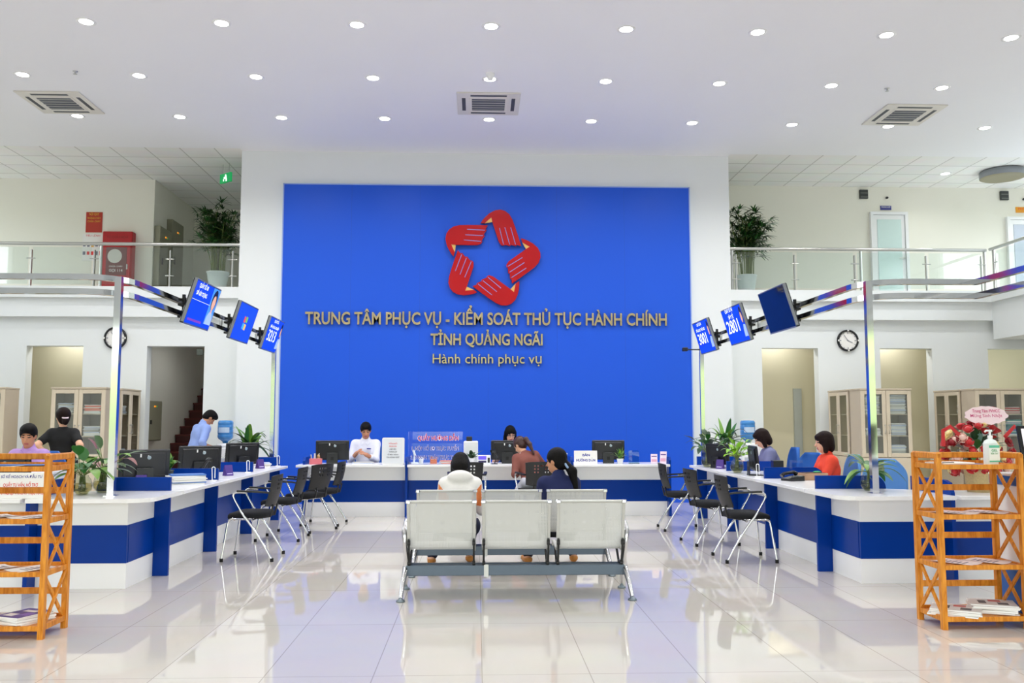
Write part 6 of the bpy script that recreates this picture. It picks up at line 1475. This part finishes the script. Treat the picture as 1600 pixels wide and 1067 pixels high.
# things on the bamboo shelves
RZ = [1.121, .776, .431, .081]
def sheet(x, y, z, w, d, rz, label, group=None, mats=None, lines=True, curl=.006):
    t = thing('paper_sheet', label, 'paper', (x, y, z), math.radians(rz), group)
    n = 6; vs = []; fs = []
    for off in (0, .0012):
        for i in range(n + 1):
            for j in (0, 1): u = i / n; vs.append(((u - .5) * w, (j - .5) * d, .0008 + off + curl * (2 * u - 1) ** 2))
    g = lambda i, j, k: k * 2 * (n + 1) + 2 * i + j
    for i in range(n): fs += [(g(i, 0, 1), g(i + 1, 0, 1), g(i + 1, 1, 1), g(i, 1, 1)), (g(i, 0, 0), g(i, 1, 0), g(i + 1, 1, 0), g(i + 1, 0, 0)), (g(i, 0, 0), g(i + 1, 0, 0), g(i + 1, 0, 1), g(i, 0, 1)), (g(i, 1, 0), g(i, 1, 1), g(i + 1, 1, 1), g(i + 1, 1, 0))]
    fs += [(g(0, 0, 0), g(0, 0, 1), g(0, 1, 1), g(0, 1, 0)), (g(n, 0, 0), g(n, 1, 0), g(n, 1, 1), g(n, 0, 1))]
    MB().add(vs, fs, 0, True).build('sheet', mats or m_paper, t)
    if lines:
        mb = MB()
        for i in range(5): mb.box(-w * .3, w * (.28 - .1 * (i % 2)), d * (.3 - i * .13), d * (.34 - i * .13), .0034, .0038)
        mb.build('printed_lines', m_greytxt, t)
xl, xr = -3.66, 3.0
sheet(xl + .24, 6.34, RZ[0], .30, .22, 4, 'white paper sheets on the top of the left bamboo shelf')
sheet(xl + .30, 6.40, RZ[0] + .006, .40, .2, 2, 'blue-edged paper under the white sheets on top of the left bamboo shelf', None, m_bluefile, False, .0)
sheet(xl + .46, 6.34, RZ[1], .2, .28, -35, 'printed leaflet at the right end of the second shelf, left bamboo shelf'); sheet(xl + .18, 6.36, RZ[1], .2, .28, -35, 'printed leaflet at the left end of the second shelf, left bamboo shelf')
sheet(xl + .46, 6.34, RZ[2], .2, .28, -35, 'printed leaflet at the right end of the third shelf, left bamboo shelf'); sheet(xl + .18, 6.36, RZ[2], .2, .28, -35, 'printed leaflet at the left end of the third shelf, left bamboo shelf')
m_pinkish = M('blush_paper', 'EFE0DE', .8, var=.04, scale=20)
sheet(xr + .20, 6.38, RZ[1], .2, .28, 40, 'printed sheet at the left end of the second shelf, right bamboo shelf', None, m_pinkish); sheet(xr + .44, 6.42, RZ[1], .2, .28, 40, 'printed sheet at the right end of the second shelf, right bamboo shelf', None, m_pinkish)
sheet(xr + .20, 6.38, RZ[2], .2, .28, 40, 'printed sheet at the left end of the third shelf, right bamboo shelf', None, m_pinkish); sheet(xr + .44, 6.42, RZ[2], .2, .28, 40, 'printed sheet at the right end of the third shelf, right bamboo shelf', None, m_pinkish)
m_mag = M('purple_magazine_cover', '5A3F8C', .35, var=.45, scale=10); m_magw = M('newsprint', 'D6D3CE', .8, var=.12, scale=40)
def magazines(x, y, z, rz, n, cover, label, seed, w=.21, d=.28):
    t = thing('magazine_stack', label, 'magazines', (x, y, z), math.radians(rz)); r = random.Random(seed); zz = 0
    for i in range(n):
        h = r.uniform(.008, .014); T = Matrix.Translation((r.uniform(-.02, .02), r.uniform(-.012, .012), zz)) @ Matrix.Rotation(r.uniform(-.12, .12), 4, 'Z')
        o = MB().box(-w / 2, w / 2, -d / 2, d / 2, 0, h * .86, 0, T=T).box(-w / 2, w / 2, -d / 2, d / 2, h * .86, h * .97, 1, T=T)
        o = o.build('magazine', [m_paper, cover if i == n - 1 else m_magw], t); zz += h
        if i == n - 1:
            mb = MB(); mb.box(-.06, .05, .04, .09, h * .97, h * .985, 0, T=T); mb.box(-.08, .0, -.1, -.03, h * .97, h * .985, 0, T=T); mb.box(.02, .09, -.06, .02, h * .97, h * .985, 1, T=T)
            mb.build('cover_picture', [m_paper, M('cover_violet', '8A6AC0', .4)] if cover is m_mag else [M('newsprint_photo', '5A5654', .7, var=.4, scale=30), M('newsprint_red', 'C06058', .6)], o)
magazines(xl + .42, 6.36, RZ[3], -28, 5, m_mag, 'purple-covered magazines on the bottom of the left bamboo shelf', 5)
magazines(xl + .14, 6.34, RZ[3], -20, 4, m_magw, 'white magazines at the left bottom of the left bamboo shelf', 6)
magazines(xr + .17, 6.38, RZ[3], 62, 4, m_magw, 'newspapers at the left bottom of the right bamboo shelf', 7, .24, .32); magazines(xr + .46, 6.42, RZ[3], 66, 7, m_magw, 'thicker pile of newspapers at the right bottom of the right bamboo shelf', 8, .24, .30)
t = thing('clipboard', 'white papers on a blue folder on top of the right bamboo shelf', 'papers', (xr + .2, 6.38, RZ[0]), math.radians(12))
MB().box(-.15, .17, -.1, .1, 0, .006, b=.001).build('folder', m_bluefile, t); MB().box(-.16, .1, -.1, .09, .006, .016).build('paper', m_paper, t); MB().box(-.16, -.07, -.1, -.085, .016, .02).build('pen', m_black, t)
t = thing('hand_sanitizer', 'white pump bottle with green label on top of the right bamboo shelf', 'bottle', (3.47, 6.36, RZ[0]), .2)
MB().prism([(x * .048, y * .034) for x, y in [(math.copysign(abs(math.cos(a)) ** .6, math.cos(a)), math.copysign(abs(math.sin(a)) ** .6, math.sin(a))) for a in [k * PI / 14 for k in range(28)]]], 0, .15).lathe([(.046, .15), (.038, .168), (.016, .18), (.014, .19)], 20).build('bottle', M('frosted_white_bottle', 'E6EEEC', .3), t)
lb = MB(); lb.box(-.044, .044, -.0365, -.034, .02, .14); lb.build('label', M('label_white', 'EDF5F0', .5), t)
lb = MB(); lb.box(-.044, .044, -.0372, -.0364, .118, .136); lb.box(-.044, .044, -.0372, -.0364, .018, .028); lb.build('label_stripe', M('mint_stripe', '5CC0A0', .5), t)
for s_, w_, h_, z_ in (('GEL', .05, .016, .092), ('RỬA TAY', .06, .011, .072)): MB().text(s_, w=w_, h=h_, T=fr((0, -.0375, z_), (1, 0, 0), (0, -1, 0)), bold=.02).build('lettering', M('green_print', '2E9A5C', .5), t)
MB().cyl(.017, .185, .205, 16).tube([(0, 0, .2), (0, 0, .235)], .007, 10).build('collar', m_white, t); MB().tube([(.0, 0, .232), (0, 0, .246)], .016, 14).tube([(0, 0, .24), (-.03, 0, .24), (-.042, 0, .23)], .007, 8).build('pump_head', m_white, t)
# work desk of the smiling man
t = thing('work_desk', 'plain white desk before the smiling man, behind the left bamboo shelf', 'desk', (-5.25, 9.95, 0))
MB().box(-.6, .6, -.3, .24, .87, .90, b=.004).build('desk_top', m_top, t)
for x in (-.58, .55): MB().box(x, x + .03, -.28, .22, 0, .87).build('side_panel', m_white, t)
MB().box(-.55, .55, -.27, -.25, .3, .87).build('front_panel', m_white, t)
